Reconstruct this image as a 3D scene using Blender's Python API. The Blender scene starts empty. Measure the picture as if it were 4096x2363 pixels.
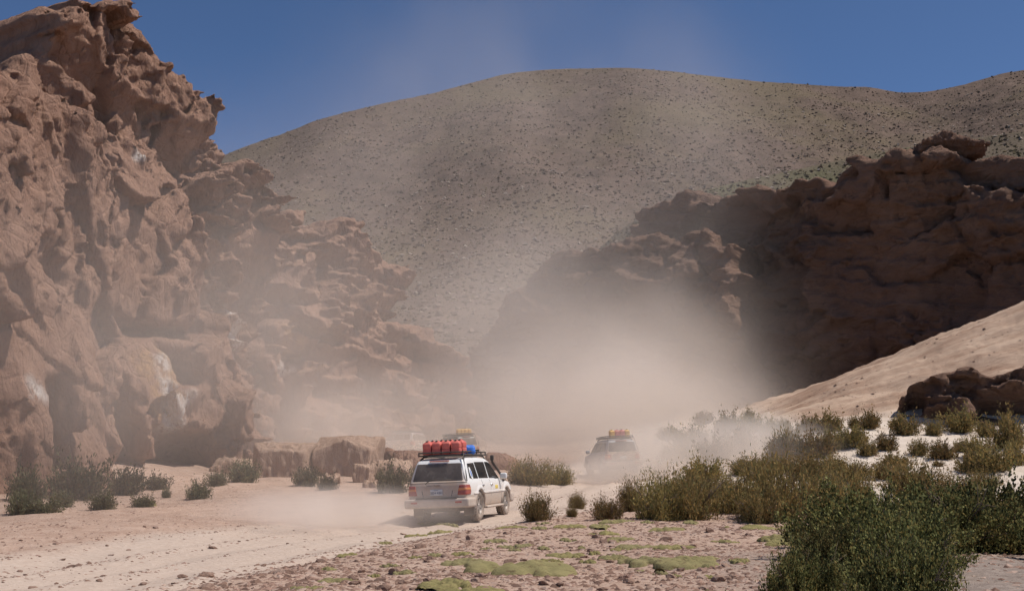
import bpy, bmesh, math, random
import numpy as np
from mathutils import Vector

# ---------------------------------------------------------------- camera, sky, sun, exposure
SC = bpy.context.scene
COL = SC.collection
EYE = 1.6
F_PX = 4324.0
PITCH = math.atan((1875 - 1181.5) / F_PX)
cam_d = bpy.data.cameras.new('camera')
cam_d.sensor_width = 36.0
cam_d.lens = 36.0 * F_PX / 4096.0
cam_d.clip_start = 0.5
cam_d.clip_end = 5000
cam = bpy.data.objects.new('camera', cam_d)
COL.objects.link(cam)
cam.location = (0, 0, EYE)
cam.rotation_euler = (math.pi / 2 + PITCH, 0, 0)
SC.camera = cam

SUN_EL = math.radians(60)
SUN_AZ = math.radians(-3)         # measured from +X (right) towards +Y (away)
sun_dir = Vector((math.cos(SUN_EL) * math.cos(SUN_AZ), math.cos(SUN_EL) * math.sin(SUN_AZ), math.sin(SUN_EL)))
w = bpy.data.worlds.new('World')
SC.world = w
w.use_nodes = True
wn = w.node_tree
wn.nodes.clear()
sky = wn.nodes.new('ShaderNodeTexSky')
sky.sky_type = 'NISHITA'
sky.sun_disc = False
sky.sun_elevation = SUN_EL
sky.sun_rotation = math.pi / 2 - SUN_AZ
sky.altitude = 4300
sky.air_density = 1.0
sky.dust_density = 0.0
sky.ozone_density = 6.0
bg = wn.nodes.new('ShaderNodeBackground')
bg.inputs['Strength'].default_value = 0.093
wo = wn.nodes.new('ShaderNodeOutputWorld')
wn.links.new(sky.outputs[0], bg.inputs[0])
wn.links.new(bg.outputs[0], wo.inputs[0])
sl = bpy.data.lights.new('sun', 'SUN')
sl.energy = 4.2
sl.angle = math.radians(0.5)
sl.color = (1.0, 0.95, 0.88)
so = bpy.data.objects.new('sun', sl)
COL.objects.link(so)
so.rotation_euler = sun_dir.to_track_quat('Z', 'Y').to_euler()
so.location = (60, 20, 80)
SC.view_settings.view_transform = 'Standard'
SC.view_settings.look = 'None'
SC.view_settings.exposure = 0.12
SC.view_settings.gamma = 1.0
SC.view_settings.use_curve_mapping = False
cy = SC.cycles
cy.max_bounces = 4
cy.diffuse_bounces = 2
cy.glossy_bounces = 3
cy.transparent_max_bounces = 8
cy.volume_bounces = 2
cy.use_adaptive_sampling = True
cy.adaptive_threshold = 0.03
cy.volume_step_rate = 1.0
cy.volume_preview_step_rate = 1.0
cy.volume_max_steps = 256

# ---------------------------------------------------------------- pixel helper (photo pixels -> places)
CP, SP = math.cos(PITCH), math.sin(PITCH)
def ray(px, py):
    dx = (np.asarray(px, float) - 2048) / F_PX
    dy = (1181.5 - np.asarray(py, float)) / F_PX
    return dx, CP - dy * SP, SP + dy * CP
def at(px, py, Y):
    x, y, z = ray(px, py)
    k = Y / y
    return np.array([x * k, Y, EYE + z * k], float)

# ---------------------------------------------------------------- numpy noise
def _hash(ix, iy, iz, seed):
    h = (ix.astype(np.int64) * 374761393 + iy.astype(np.int64) * 668265263 + iz.astype(np.int64) * 2147483647 + seed * 1274126177) & 0xFFFFFFFF
    h = ((h ^ (h >> 13)) * 1274126177) & 0xFFFFFFFF
    h = h ^ (h >> 16)
    h = (h * 2246822519) & 0xFFFFFFFF
    h = h ^ (h >> 15)
    return (h & 0xFFFFFF).astype(np.float64) / 0xFFFFFF
def vnoise(x, y, z, seed=0):
    """value noise in -1..1"""
    x = np.asarray(x, float); y = np.asarray(y, float) + 0 * x; z = np.asarray(z, float) + 0 * x
    ix, iy, iz = np.floor(x), np.floor(y), np.floor(z)
    fx, fy, fz = x - ix, y - iy, z - iz
    fx = fx * fx * fx * (fx * (fx * 6 - 15) + 10); fy = fy * fy * fy * (fy * (fy * 6 - 15) + 10); fz = fz * fz * fz * (fz * (fz * 6 - 15) + 10)
    r = 0
    for a in (0, 1):
        wx = fx if a else 1 - fx
        for b in (0, 1):
            wy = fy if b else 1 - fy
            for c in (0, 1):
                wz = fz if c else 1 - fz
                r = r + wx * wy * wz * _hash(ix + a, iy + b, iz + c, seed)
    return r * 2 - 1
def fbm(x, y, z, seed=0, oct=4, gain=0.5, lac=2.03, ridged=False):
    s, a, t = 0, 1.0, 0.0
    for i in range(oct):
        n = vnoise(x, y, z, seed + i * 17)
        if ridged:
            n = 1 - 2 * np.abs(n)
        s = s + a * n
        t += a
        a *= gain
        x = x * lac + 11.3; y = y * lac + 5.7; z = z * lac + 3.1
    return s / t
def facets2(x, y, seed, tilt=0.3):
    """piecewise planar cells: random offset and tilt per Voronoi cell, with crack distance"""
    ix, iy = np.floor(x), np.floor(y)
    f1 = np.full(x.shape, 1e9); f2 = np.full(x.shape, 1e9); val = np.zeros(x.shape)
    for a in (-1, 0, 1):
        for b in (-1, 0, 1):
            cx, cy_ = ix + a, iy + b
            z0 = np.zeros_like(cx)
            px = cx + _hash(cx, cy_, z0, seed); py = cy_ + _hash(cx, cy_, z0 + 1, seed)
            ex, ey = x - px, y - py
            d = ex * ex + ey * ey
            v = (_hash(cx, cy_, z0 + 2, seed) * 2 - 1) + tilt * ((_hash(cx, cy_, z0 + 3, seed) * 2 - 1) * ex * 3 + (_hash(cx, cy_, z0 + 4, seed) * 2 - 1) * ey * 3)
            near = d < f1
            f2 = np.where(near, f1, np.minimum(f2, d))
            val = np.where(near, v, val)
            f1 = np.where(near, d, f1)
    return val, np.sqrt(f2) - np.sqrt(f1)
def sstep(a, b, x):
    t = np.clip((x - a) / (b - a), 0, 1)
    return t * t * (3 - 2 * t)
def polysdf(X, Y, poly):
    """signed distance to polygon, negative inside"""
    d = np.full(X.shape, 1e18); s = np.ones(X.shape)
    n = len(poly)
    for i in range(n):
        ax, ay = poly[i]; bx, by = poly[i - 1]
        ex, ey = bx - ax, by - ay
        wx, wy = X - ax, Y - ay
        L = ex * ex + ey * ey + 1e-12
        t = np.clip((wx * ex + wy * ey) / L, 0, 1)
        dx, dy = wx - ex * t, wy - ey * t
        d = np.minimum(d, dx * dx + dy * dy)
        c1 = Y >= ay; c2 = Y < by; c3 = ex * wy > ey * wx
        flip = (c1 & c2 & c3) | (~c1 & ~c2 & ~c3)
        s = np.where(flip, -s, s)
    return s * np.sqrt(d)
def smin(a, b, k):
    h = np.clip(0.5 + 0.5 * (b - a) / k, 0, 1)
    return b + (a - b) * h - k * h * (1 - h)
def smax(a, b, k):
    return -smin(-a, -b, k)
def surface_nets(F, o, h):
    """F: scalar grid (negative inside), origin o, spacing h (3). -> verts, quads"""
    F = np.asarray(F, np.float32)
    S = F < 0
    nx, ny, nz = F.shape
    cnt = np.zeros((nx - 1, ny - 1, nz - 1), np.int8)
    for a in (0, 1):
        for b in (0, 1):
            for c in (0, 1):
                cnt += S[a:nx - 1 + a, b:ny - 1 + b, c:nz - 1 + c]
    act = (cnt > 0) & (cnt < 8)
    ci, cj, ck = np.nonzero(act)
    idx = np.full(act.shape, -1, np.int64)
    idx[ci, cj, ck] = np.arange(len(ci))
    P = np.zeros((len(ci), 3)); N = np.zeros(len(ci))
    corners = [(a, b, c) for a in (0, 1) for b in (0, 1) for c in (0, 1)]
    vals = {q: F[ci + q[0], cj + q[1], ck + q[2]].astype(float) for q in corners}
    for q in corners:
        for ax in range(3):
            if q[ax] == 0:
                r = list(q); r[ax] = 1; r = tuple(r)
                v0, v1 = vals[q], vals[r]
                m = (v0 < 0) != (v1 < 0)
                t = np.where(m, v0 / np.where(m, v0 - v1, 1), 0)
                for d in range(3):
                    P[:, d] += np.where(m, q[d] + (t if d == ax else 0), 0)
                N += m
    P /= N[:, None]
    V = (P + np.stack([ci, cj, ck], 1)) * np.asarray(h) + np.asarray(o)
    quads = []
    for ax in range(3):
        sl0 = [slice(None)] * 3; sl1 = [slice(None)] * 3
        sl0[ax] = slice(0, -1); sl1[ax] = slice(1, None)
        A, B = S[tuple(sl0)], S[tuple(sl1)]
        u, v = (ax + 1) % 3, (ax + 2) % 3
        e = A != B
        I = list(np.nonzero(e))
        ok = (I[u] > 0) & (I[v] > 0) & (I[u] < F.shape[u] - 1) & (I[v] < F.shape[v] - 1)
        I = [q[ok] for q in I]
        flip = A[tuple(I)]
        def cell(du, dv):
            J = [q.copy() for q in I]
            J[u] = J[u] - du; J[v] = J[v] - dv
            return idx[tuple(J)]
        q = np.stack([cell(1, 1), cell(0, 1), cell(0, 0), cell(1, 0)], 1)
        q[~flip] = q[~flip][:, ::-1]
        quads.append(q)
    return V, np.concatenate(quads)
def mesh_np(name, V, Fc, smooth=True):
    V = np.asarray(V, np.float32); Fc = np.asarray(Fc, np.int32)
    me = bpy.data.meshes.new(name)
    k = Fc.shape[1]
    me.vertices.add(len(V)); me.vertices.foreach_set('co', V.ravel())
    me.loops.add(Fc.size); me.loops.foreach_set('vertex_index', Fc.ravel())
    me.polygons.add(len(Fc))
    me.polygons.foreach_set('loop_start', np.arange(0, Fc.size, k, dtype=np.int32))
    me.polygons.foreach_set('loop_total', np.full(len(Fc), k, np.int32))
    me.polygons.foreach_set('use_smooth', np.full(len(Fc), bool(smooth)))
    me.update(calc_edges=True)
    return me
def vnormals(me):
    n = np.zeros(len(me.vertices) * 3, np.float32)
    me.vertex_normals.foreach_get('vector', n)
    return n.reshape(-1, 3).astype(float)
def set_co(me, V):
    me.vertices.foreach_set('co', np.asarray(V, np.float32).ravel()); me.update()
def set_attr(me, name, vals):
    a = me.attributes.new(name, 'FLOAT', 'POINT')
    a.data.foreach_set('value', np.asarray(vals, np.float32))
def link(name, me, parent=None, mat=None, loc=None, label=None, cat=None, group=None, kind=None):
    o = bpy.data.objects.new(name, me)
    COL.objects.link(o)
    if parent is not None: o.parent = parent
    if loc is not None: o.location = [float(q) for q in loc]
    if mat is not None and me is not None:
        if len(me.materials) == 0: me.materials.append(mat)
        elif me.materials[0] is not mat:
            o.material_slots[0].link = 'OBJECT'; o.material_slots[0].material = mat
    if label: o['label'] = label
    if cat: o['category'] = cat
    if group: o['group'] = group
    if kind: o['kind'] = kind
    return o

# ---------------------------------------------------------------- material helper
class NT:
    def __init__(s, name):
        s.m = bpy.data.materials.new(name); s.m.use_nodes = True
        s.t = s.m.node_tree; s.t.nodes.clear()
        s.out = s.t.nodes.new('ShaderNodeOutputMaterial')
    def n(s, typ, **kw):
        q = s.t.nodes.new('ShaderNode' + typ)
        for k, v in kw.items():
            if k[0] == '_': setattr(q, k[1:], v)
            else:
                key = k.replace('__', ' ')
                s.set(q.inputs[key] if not key.isdigit() else q.inputs[int(key)], v)
        return q
    def set(s, sock, v):
        if isinstance(v, bpy.types.NodeSocket): s.t.links.new(v, sock)
        elif isinstance(v, tuple) and len(v) == 3 and sock.type == 'RGBA': sock.default_value = (*v, 1)
        else: sock.default_value = v
    def coord(s, kind='Object', scale=(1, 1, 1), rot=(0, 0, 0)):
        tc = s.n('TexCoord')
        mp = s.n('Mapping'); s.t.links.new(tc.outputs[kind], mp.inputs[0])
        mp.inputs['Scale'].default_value = scale; mp.inputs['Rotation'].default_value = rot
        return mp.outputs[0]
    def noise(s, vec, scale, detail=4, rough=0.55, dist=0.0):
        q = s.n('TexNoise', Scale=scale, Detail=float(detail), Roughness=rough, Distortion=dist)
        s.t.links.new(vec, q.inputs['Vector'])
        return q.outputs['Fac']
    def ramp(s, fac, stops, interp='LINEAR'):
        q = s.n('ValToRGB'); s.set(q.inputs[0], fac)
        q.color_ramp.interpolation = interp
        els = q.color_ramp.elements
        while len(els) < len(stops): els.new(0.5)
        for e, (p, c) in zip(els, stops):
            e.position = p
            e.color = (c, c, c, 1) if isinstance(c, (int, float)) else (*c, 1)
        return q.outputs[0]
    def mix(s, fac, a, b, mode='MIX'):
        q = s.n('Mix', _data_type='RGBA', _blend_type=mode)
        s.set(q.inputs[0], fac); s.set(q.inputs[6], a); s.set(q.inputs[7], b)
        return q.outputs[2]
    def math(s, op, a, b=0.0, c=0.0, clamp=False):
        q = s.n('Math', _operation=op, _use_clamp=clamp)
        s.set(q.inputs[0], a); s.set(q.inputs[1], b); s.set(q.inputs[2], c)
        return q.outputs[0]
    def attr(s, name):
        return s.n('Attribute', _attribute_name=name).outputs['Fac']
    def bump(s, h, strength=0.5, dist=0.1, normal=None):
        q = s.n('Bump', Strength=strength, Distance=dist); s.set(q.inputs['Height'], h)
        if normal is not None: s.set(q.inputs['Normal'], normal)
        return q.outputs[0]
    def done(s, col, rough=0.9, normal=None, metallic=0.0, spec=0.2, **kw):
        p = s.n('BsdfPrincipled', Roughness=rough, Metallic=metallic)
        s.set(p.inputs['Base Color'], col)
        p.inputs['Specular IOR Level'].default_value = spec
        if normal is not None: s.set(p.inputs['Normal'], normal)
        for k, v in kw.items(): s.set(p.inputs[k.replace('__', ' ')], v)
        s.t.links.new(p.outputs[0], s.out.inputs[0])
        return s.m
def plain(name, col, rough=0.6, metallic=0.0, spec=0.3, var=0.12, dust=0.0, scale=6.0):
    m = NT(name)
    v = m.coord()
    n = m.noise(v, scale, 4)
    c = m.mix(m.ramp(n, [(0.35, 0.0), (0.65, 1.0)]), tuple(q * (1 - var) for q in col), tuple(min(1, q * (1 + var)) for q in col))
    if dust:
        c = m.mix(m.math('MULTIPLY', m.ramp(m.noise(v, scale * 0.7, 5), [(0.3, 0.3), (0.7, 1.0)]), dust), c, (0.45, 0.35, 0.28))
    return m.done(c, rough, metallic=metallic, spec=spec)
# ---------------------------------------------------------------- terrain
def f_base(Y):
    return np.interp(Y, [0, 12, 20, 31, 40, 55, 75, 100, 140, 200], [0.0, 0.0, 0.03, 0.22, 0.55, 1.2, 2.1, 3.2, 6.0, 14.0])
ROAD = np.array([(-11, -5), (-9.0, 4), (-7.6, 12), (-6.4, 19), (-4.9, 24.5), (-3.1, 28.5), (-1.4, 32), (0.6, 38), (2.9, 46), (4.9, 53), (5.6, 59), (4.6, 65), (1.0, 71), (-4.6, 76.5), (-10, 85), (-13, 95), (-12, 110)], float)
def _dense(P, n=5):
    out = []
    for i in range(len(P) - 1):
        p0, p1, p2, p3 = P[max(i - 1, 0)], P[i], P[i + 1], P[min(i + 2, len(P) - 1)]
        for t in np.arange(n) / n:
            out.append(0.5 * ((2 * p1) + (p2 - p0) * t + (2 * p0 - 5 * p1 + 4 * p2 - p3) * t * t + (3 * p1 - p0 - 3 * p2 + p3) * t ** 3))
    out.append(P[-1])
    return np.array(out)
ROADD = _dense(ROAD)
def road_dist(x, y):
    """distance to road centre line, and signed side (+ right of travel)"""
    d = np.full(np.shape(x), 1e9); sd = np.zeros(np.shape(x))
    for i in range(len(ROADD) - 1):
        ax, ay = ROADD[i]; bx, by = ROADD[i + 1]
        ex, ey = bx - ax, by - ay
        L = ex * ex + ey * ey
        t = np.clip(((x - ax) * ex + (y - ay) * ey) / L, 0, 1)
        qx, qy = x - ax - ex * t, y - ay - ey * t
        q = np.hypot(qx, qy)
        s = np.sign(ey * (x - ax) - ex * (y - ay))
        m = q < d
        d = np.where(m, q, d); sd = np.where(m, s, sd)
    return d, sd
def ground_z(x, y, fine=True):
    x = np.asarray(x, float); y = np.asarray(y, float)
    z = f_base(y)
    d, sd = road_dist(x, y)
    d = d + 0.5 * fbm(x / 2.3, y / 2.3, 0 * x, 5, 3)
    # sunken track; the gravel flat on its right stands a little proud of it
    z = z - 0.16 * (1 - sstep(1.9, 3.3, d)) - 0.05 * (1 - sstep(3.0, 6, d)) * (sd < 0)
    flat = sstep(1.5, 5, d) * (sd > 0) * (1 - sstep(30, 42, y))
    z = z + 0.07 * flat
    # sand slope and rock slope on the right
    hs = np.interp(x, [4, 8, 12, 16, 22, 30, 60], [0, 0.6, 1.7, 2.3, 2.4, 2.6, 3.0])
    hs = hs * sstep(42, 63, y + 0.25 * (x - 12))
    xs = x + 0.6 * fbm(x / 7, y / 7, 0 * x, 61, 3)
    hr = np.interp(xs, [9, 11, 16, 20, 24, 29, 33, 38, 45, 60], [0, 0.25, 1.0, 2.2, 3.7, 5.6, 7.0, 9.2, 12.3, 18])
    hr = hr * sstep(57, 73, y) * (1 - 0.75 * sstep(74, 90, y))
    z = z + hs + hr
    z = z + 0.45 * sstep(12, 18, x) * sstep(58, 64, y) * fbm(x / 9 + 0.3 * y / 9, y / 1.5, 0 * x, 44, 4, ridged=True)
    z = z + 0.35 * fbm(x / 6, y / 6, 0 * x, 7, 3) * sstep(8, 18, x) * sstep(40, 55, y) * (1 - sstep(56, 66, y))
    # left foot of the cliffs
    z = z + 0.9 * sstep(-13, -22, x) * sstep(28, 45, y)
    # mound to the right of the camera carrying the big bushes
    z = z + 0.28 * np.exp(-(((x - 6.5) / 3.2) ** 2 + ((y - 15.5) / 4.5) ** 2))
    if fine:
        z = z + 0.10 * fbm(x / 3.1, y / 3.1, 0 * x, 3, 3) * sstep(1.2, 3, d)
        z = z + 0.035 * fbm(x / 0.5, y / 0.5, 0 * x, 9, 3) * (0.35 + 0.65 * sstep(1.5, 3.2, d))
        # wheel ruts with loose ridges between
        z = z - 0.05 * np.exp(-((np.abs(d - 0.85)) / 0.28) ** 2) * (y < 60) + 0.045 * np.exp(-((d - 1.7) / 0.22) ** 2) + 0.03 * np.exp(-(d / 0.3) ** 2)
    return z
def gz(x, y):
    return float(ground_z(np.array([x]), np.array([y]))[0])
_YS = np.concatenate([np.arange(6, 40, 0.05), np.arange(40, 110, 0.1)])
def hit(px, py):
    """where the line of sight through a photo pixel meets the ground"""
    x, y, z = ray(px, py)
    k = _YS / y
    g = ground_z(x * k, _YS, False)
    b = (EYE + z * k) < g
    i = int(np.argmax(b)) if b.any() else len(_YS) - 1
    X, Yv = float(x * k[i]), float(_YS[i])
    return X, Yv, gz(X, Yv)

# ---- ground sheet: polar grid so that the detail follows the distance
rr = np.concatenate([np.geomspace(2.5, 12, 60)[:-1], np.geomspace(12, 36, 520)[:-1], np.geomspace(36, 110, 300)[:-1], np.geomspace(110, 260, 40)])
th = np.concatenate([np.linspace(-85, -31, 60)[:-1], np.linspace(-31, 31, 620), np.linspace(31, 85, 60)[1:]]) * math.pi / 180
R_, T_ = np.meshgrid(rr, th, indexing='ij')
GX, GY = R_ * np.sin(T_), R_ * np.cos(T_)
GZ = ground_z(GX, GY)
nr, nt = GX.shape
ii = np.arange(nr * nt).reshape(nr, nt)
quads = np.stack([ii[:-1, :-1], ii[:-1, 1:], ii[1:, 1:], ii[1:, :-1]], -1).reshape(-1, 4)[:, ::-1]
gme = mesh_np('ground', np.stack([GX, GY, GZ], -1).reshape(-1, 3), quads)
d_, s_ = road_dist(GX, GY)
dn = d_ + 0.5 * fbm(GX / 1.7, GY / 1.7, 0 * GX, 15, 4)
wide = np.where(s_ < 0, 3.6, 2.6)
set_attr(gme, 'track', (1 - sstep(wide - 0.7, wide + 0.9, dn)).ravel())
set_attr(gme, 'sand', (sstep(3, 9, GX) * sstep(38, 50, GY + 0.4 * GX)).ravel())
set_attr(gme, 'slab', (sstep(14, 18, GX) * sstep(60, 64, GY)).ravel())
set_attr(gme, 'grey', (sstep(1.5, 4.5, GX + 0.8 * fbm(GX, GY, 0 * GX, 2, 3)) * (1 - sstep(15, 22, GY))).ravel())
m = NT('ground_earth')
v = m.coord('Object')
n1 = m.noise(v, 1.2, 6, 0.6); n2 = m.noise(v, 9.0, 5, 0.65); n3 = m.noise(v, 40.0, 3, 0.6)
earth = m.mix(m.ramp(n1, [(0.3, 0), (0.7, 1)]), (0.32, 0.205, 0.150), (0.47, 0.33, 0.255))
earth = m.mix(m.ramp(n2, [(0.42, 0), (0.7, 0.6)]), earth, (0.53, 0.40, 0.325))
earth = m.mix(m.ramp(n3, [(0.55, 0), (0.72, 0.7)]), earth, (0.16, 0.10, 0.075))
trk = m.mix(m.ramp(n2, [(0.3, 0), (0.75, 1)]), (0.44, 0.335, 0.27), (0.54, 0.43, 0.355))
trk = m.mix(m.ramp(n3, [(0.62, 0), (0.75, 0.6)]), trk, (0.26, 0.18, 0.14))
snd = m.mix(m.ramp(n1, [(0.3, 0), (0.7, 1)]), (0.52, 0.42, 0.34), (0.66, 0.56, 0.47))
stretch = m.coord('Object', (0.16, 0.75, 0.02), (0, 0, 0.12))
slabc = m.mix(m.ramp(m.noise(stretch, 1.1, 7, 0.68), [(0.36, 0), (0.60, 1)]), (0.29, 0.182, 0.125), (0.50, 0.36, 0.265))
grey = m.mix(m.ramp(n2, [(0.3, 0), (0.7, 1)]), (0.20, 0.155, 0.13), (0.33, 0.265, 0.225))
c = m.mix(m.attr('grey'), earth, grey)
c = m.mix(m.attr('track'), c, trk)
c = m.mix(m.attr('sand'), c, snd)
c = m.mix(m.attr('slab'), c, slabc)
hh = m.math('ADD', m.math('MULTIPLY', n2, 0.6), m.math('MULTIPLY', n3, 0.25))
hh = m.math('ADD', hh, m.math('MULTIPLY', m.math('MULTIPLY', m.attr('slab'), m.noise(stretch, 1.6, 7, 0.7)), 3.2))
nb = m.bump(hh, 0.6, 0.09)
M_GROUND = m.done(c, 0.95, nb, spec=0.05)
link('ground', gme, mat=M_GROUND, kind='structure', label='pale dusty ground with a gravel flat, a dirt track and a sand slope')

# ---------------------------------------------------------------- mountain and fore-hill
def ridge_sheet(name, prof, D0, D1, e0, nD, nA, seed, amp, mat, label, pw=0.85):
    pxs = np.linspace(prof[0][0], prof[-1][0], nA)
    crest = np.interp(pxs, [p[0] for p in prof], [p[1] for p in prof])
    k = np.ones(9) / 9
    crest = np.convolve(np.pad(crest, 4, 'edge'), k, 'valid')
    e1 = (1875 - crest) / F_PX
    t = np.concatenate([np.linspace(0, 1, nD), [1.02, 1.06, 1.15, 1.3]])
    T, E1 = np.meshgrid(t, e1, indexing='ij')
    A = np.meshgrid(t, np.arctan((pxs - 2048) / F_PX), indexing='ij')[1]
    wob = fbm(A * 6, T * 2, 0 * T, seed, 3)
    D = D0 + (D1 - D0) * T * (1 + 0.10 * wob)
    e = np.where(T <= 1, e0 + (E1 - e0) * np.clip(T, 0, 1) ** pw, E1 - (T - 1) * 0.35)
    X, Yv = D * np.tan(A), D
    Z = EYE + D * e
    Z = Z + amp * sstep(0, 0.2, T) * (fbm(X / 60, Yv / 60, 0 * X, seed + 3, 4) * 0.8 + fbm(X / 9, Yv / 9, 0 * X, seed + 5, 3) * 0.16) * np.where(T > 0.9, 1 - 0.75 * sstep(0.9, 1.0, T), 1)
    a, b = X.shape
    ii = np.arange(a * b).reshape(a, b)
    q = np.stack([ii[:-1, :-1], ii[:-1, 1:], ii[1:, 1:], ii[1:, :-1]], -1).reshape(-1, 4)[:, ::-1]
    me = mesh_np(name, np.stack([X, Yv, Z], -1).reshape(-1, 3), q)
    o = link(name, me, mat=mat, kind='structure', label=label)
    return o, X, Yv, Z, T
def hill_mat(name, c1, c2, cg, sc):
    m = NT(name)
    v = m.coord('Object')
    big = m.noise(v, 0.012 * sc, 4, 0.6); mid = m.noise(v, 0.08 * sc, 6, 0.7); fine = m.noise(v, 0.55 * sc, 4, 0.7)
    c = m.mix(m.ramp(mid, [(0.35, 0), (0.65, 1)]), c1, c2)
    c = m.mix(m.ramp(big, [(0.45, 0), (0.62, 0.75)]), c, cg)
    c = m.mix(m.ramp(fine, [(0.55, 0), (0.68, 0.55)]), c, (0.055, 0.06, 0.035))
    c = m.mix(m.ramp(fine, [(0.30, 0.5), (0.38, 0)]), c, (0.36, 0.30, 0.25))
    h = m.math('ADD', mid, m.math('MULTIPLY', fine, 0.35))
    return m.done(c, 1.0, m.bump(h, 0.5, 3.0), spec=0.02)
M_MOUNT = hill_mat('mountain_scree', (0.115, 0.084, 0.068), (0.172, 0.122, 0.098), (0.160, 0.124, 0.080), 1.0)
M_HILL = hill_mat('hill_scree', (0.115, 0.09, 0.066), (0.165, 0.128, 0.095), (0.125, 0.12, 0.065), 1.6)
prof = [(-900, 1250), (0, 960), (600, 720), (870, 585), (960, 550), (1250, 432), (1450, 380), (1700, 330), (1860, 290), (1950, 265), (2060, 240), (2150, 226), (2300, 219), (2450, 219), (2650, 228), (2800, 238), (2950, 262), (3100, 284), (3250, 292), (3400, 302), (3500, 296), (3560, 298), (3650, 322), (3780, 320), (3900, 298), (4000, 270), (4096, 243), (4500, 160), (5200, 60)]
mt, MX, MY, MZ, MT_ = ridge_sheet('mountain', prof, 150, 620, 0.045, 260, 520, 31, 9.0, M_MOUNT, 'broad brown scrub-covered mountain filling the background')
prof2 = [(2100, 1300), (2350, 1040), (2500, 900), (2700, 790), (2850, 742), (3000, 705), (3300, 640), (3700, 560), (4096, 505), (4700, 430), (5300, 380)]
ht, HX, HY, HZ, HT_ = ridge_sheet('hill', prof2, 135, 240, 0.05, 110, 260, 77, 2.4, M_HILL, 'darker scrubby hill shoulder above the right cliff')

# loose rocks and shrub tufts on the slopes: far too many to count
def scatter_mesh(name, X, Yv, Z, T, N, smin_, smax_, seed, mat, label, tlo=0.03, thi=0.995, flat=0.7, power=3.0, pxlo=300, pxhi=4400):
    rng = np.random.default_rng(seed)
    a, b = X.shape
    nD = int((T[:, 0] <= 1.0).sum())
    fi = (tlo + (thi - tlo) * rng.random(N)) * (nD - 1.001); fj = rng.random(N) * (b - 1.001)
    i0, j0 = fi.astype(int), fj.astype(int); u, v = fi - i0, fj - j0
    def bl(Q): return (Q[i0, j0] * (1 - u) * (1 - v) + Q[i0 + 1, j0] * u * (1 - v) + Q[i0, j0 + 1] * (1 - u) * v + Q[i0 + 1, j0 + 1] * u * v)
    cx, cy_, cz = bl(X), bl(Yv), bl(Z)
    keep = fbm(cx / 35, cy_ / 35, 0 * cx, seed + 1, 3) + 0.7 * rng.standard_normal(N) > -0.15
    cx, cy_, cz = cx[keep], cy_[keep], cz[keep]; n = len(cx)
    s = smin_ + (smax_ - smin_) * rng.random(n) ** power
    base = np.array([(1, 0, 0), (-0.5, 0.87, 0), (-0.5, -0.87, 0), (0.1, 0.1, 1), (0, 0, -0.6)], float)
    fc = np.array([(0, 1, 3), (1, 2, 3), (2, 0, 3), (1, 0, 4), (2, 1, 4), (0, 2, 4)])
    P = base[None] * (0.7 + 0.6 * rng.random((n, 5, 3)))
    ang = rng.random(n) * 6.283
    ca, sa = np.cos(ang)[:, None], np.sin(ang)[:, None]
    xx = P[..., 0] * ca - P[..., 1] * sa; yy = P[..., 0] * sa + P[..., 1] * ca
    V = np.stack([xx * s[:, None] + cx[:, None], yy * s[:, None] + cy_[:, None], P[..., 2] * s[:, None] * flat + cz[:, None] + 0.1 * s[:, None]], -1).reshape(-1, 3)
    Fc = (fc[None] + (np.arange(n) * 5)[:, None, None]).reshape(-1, 3)
    me = mesh_np(name, V, Fc, smooth=False)
    return link(name, me, mat=mat, kind='stuff', label=label)
def speck_mat(name, cols, sc):
    m = NT(name)
    g = m.n('NewGeometry')
    r = g.outputs['Random Per Island']
    n = len(cols)
    c = m.ramp(r, [(i / n, q) for i, q in enumerate(cols)], 'CONSTANT')
    return m.done(c, 0.95, spec=0.05)
M_SCREE = speck_mat('scree_rock', [(0.10, 0.072, 0.056), (0.20, 0.150, 0.12), (0.14, 0.10, 0.076), (0.29, 0.235, 0.195), (0.085, 0.066, 0.054)], 1)
M_TUFT = speck_mat('tuft_leaf', [(0.072, 0.059, 0.038), (0.102, 0.082, 0.050), (0.135, 0.106, 0.062), (0.056, 0.047, 0.032)], 1)
scatter_mesh('scree', MX, MY, MZ, MT_, 85000, 0.22, 1.2, 5, M_SCREE, 'scattered grey brown rocks all over the mountain slope', thi=1.0)
scatter_mesh('scrub', MX, MY, MZ, MT_, 80000, 0.24, 0.65, 6, M_TUFT, 'low dark scrub tufts dotted over the mountain slope', flat=0.9, thi=1.0)
scatter_mesh('scree', HX, HY, HZ, HT_, 16000, 0.14, 0.8, 7, M_SCREE, 'grey rocks strewn over the hill shoulder above the right cliff')
scatter_mesh('scrub', HX, HY, HZ, HT_, 18000, 0.22, 0.65, 8, M_TUFT, 'dark scrub tufts on the hill shoulder above the right cliff', flat=0.9)
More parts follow.
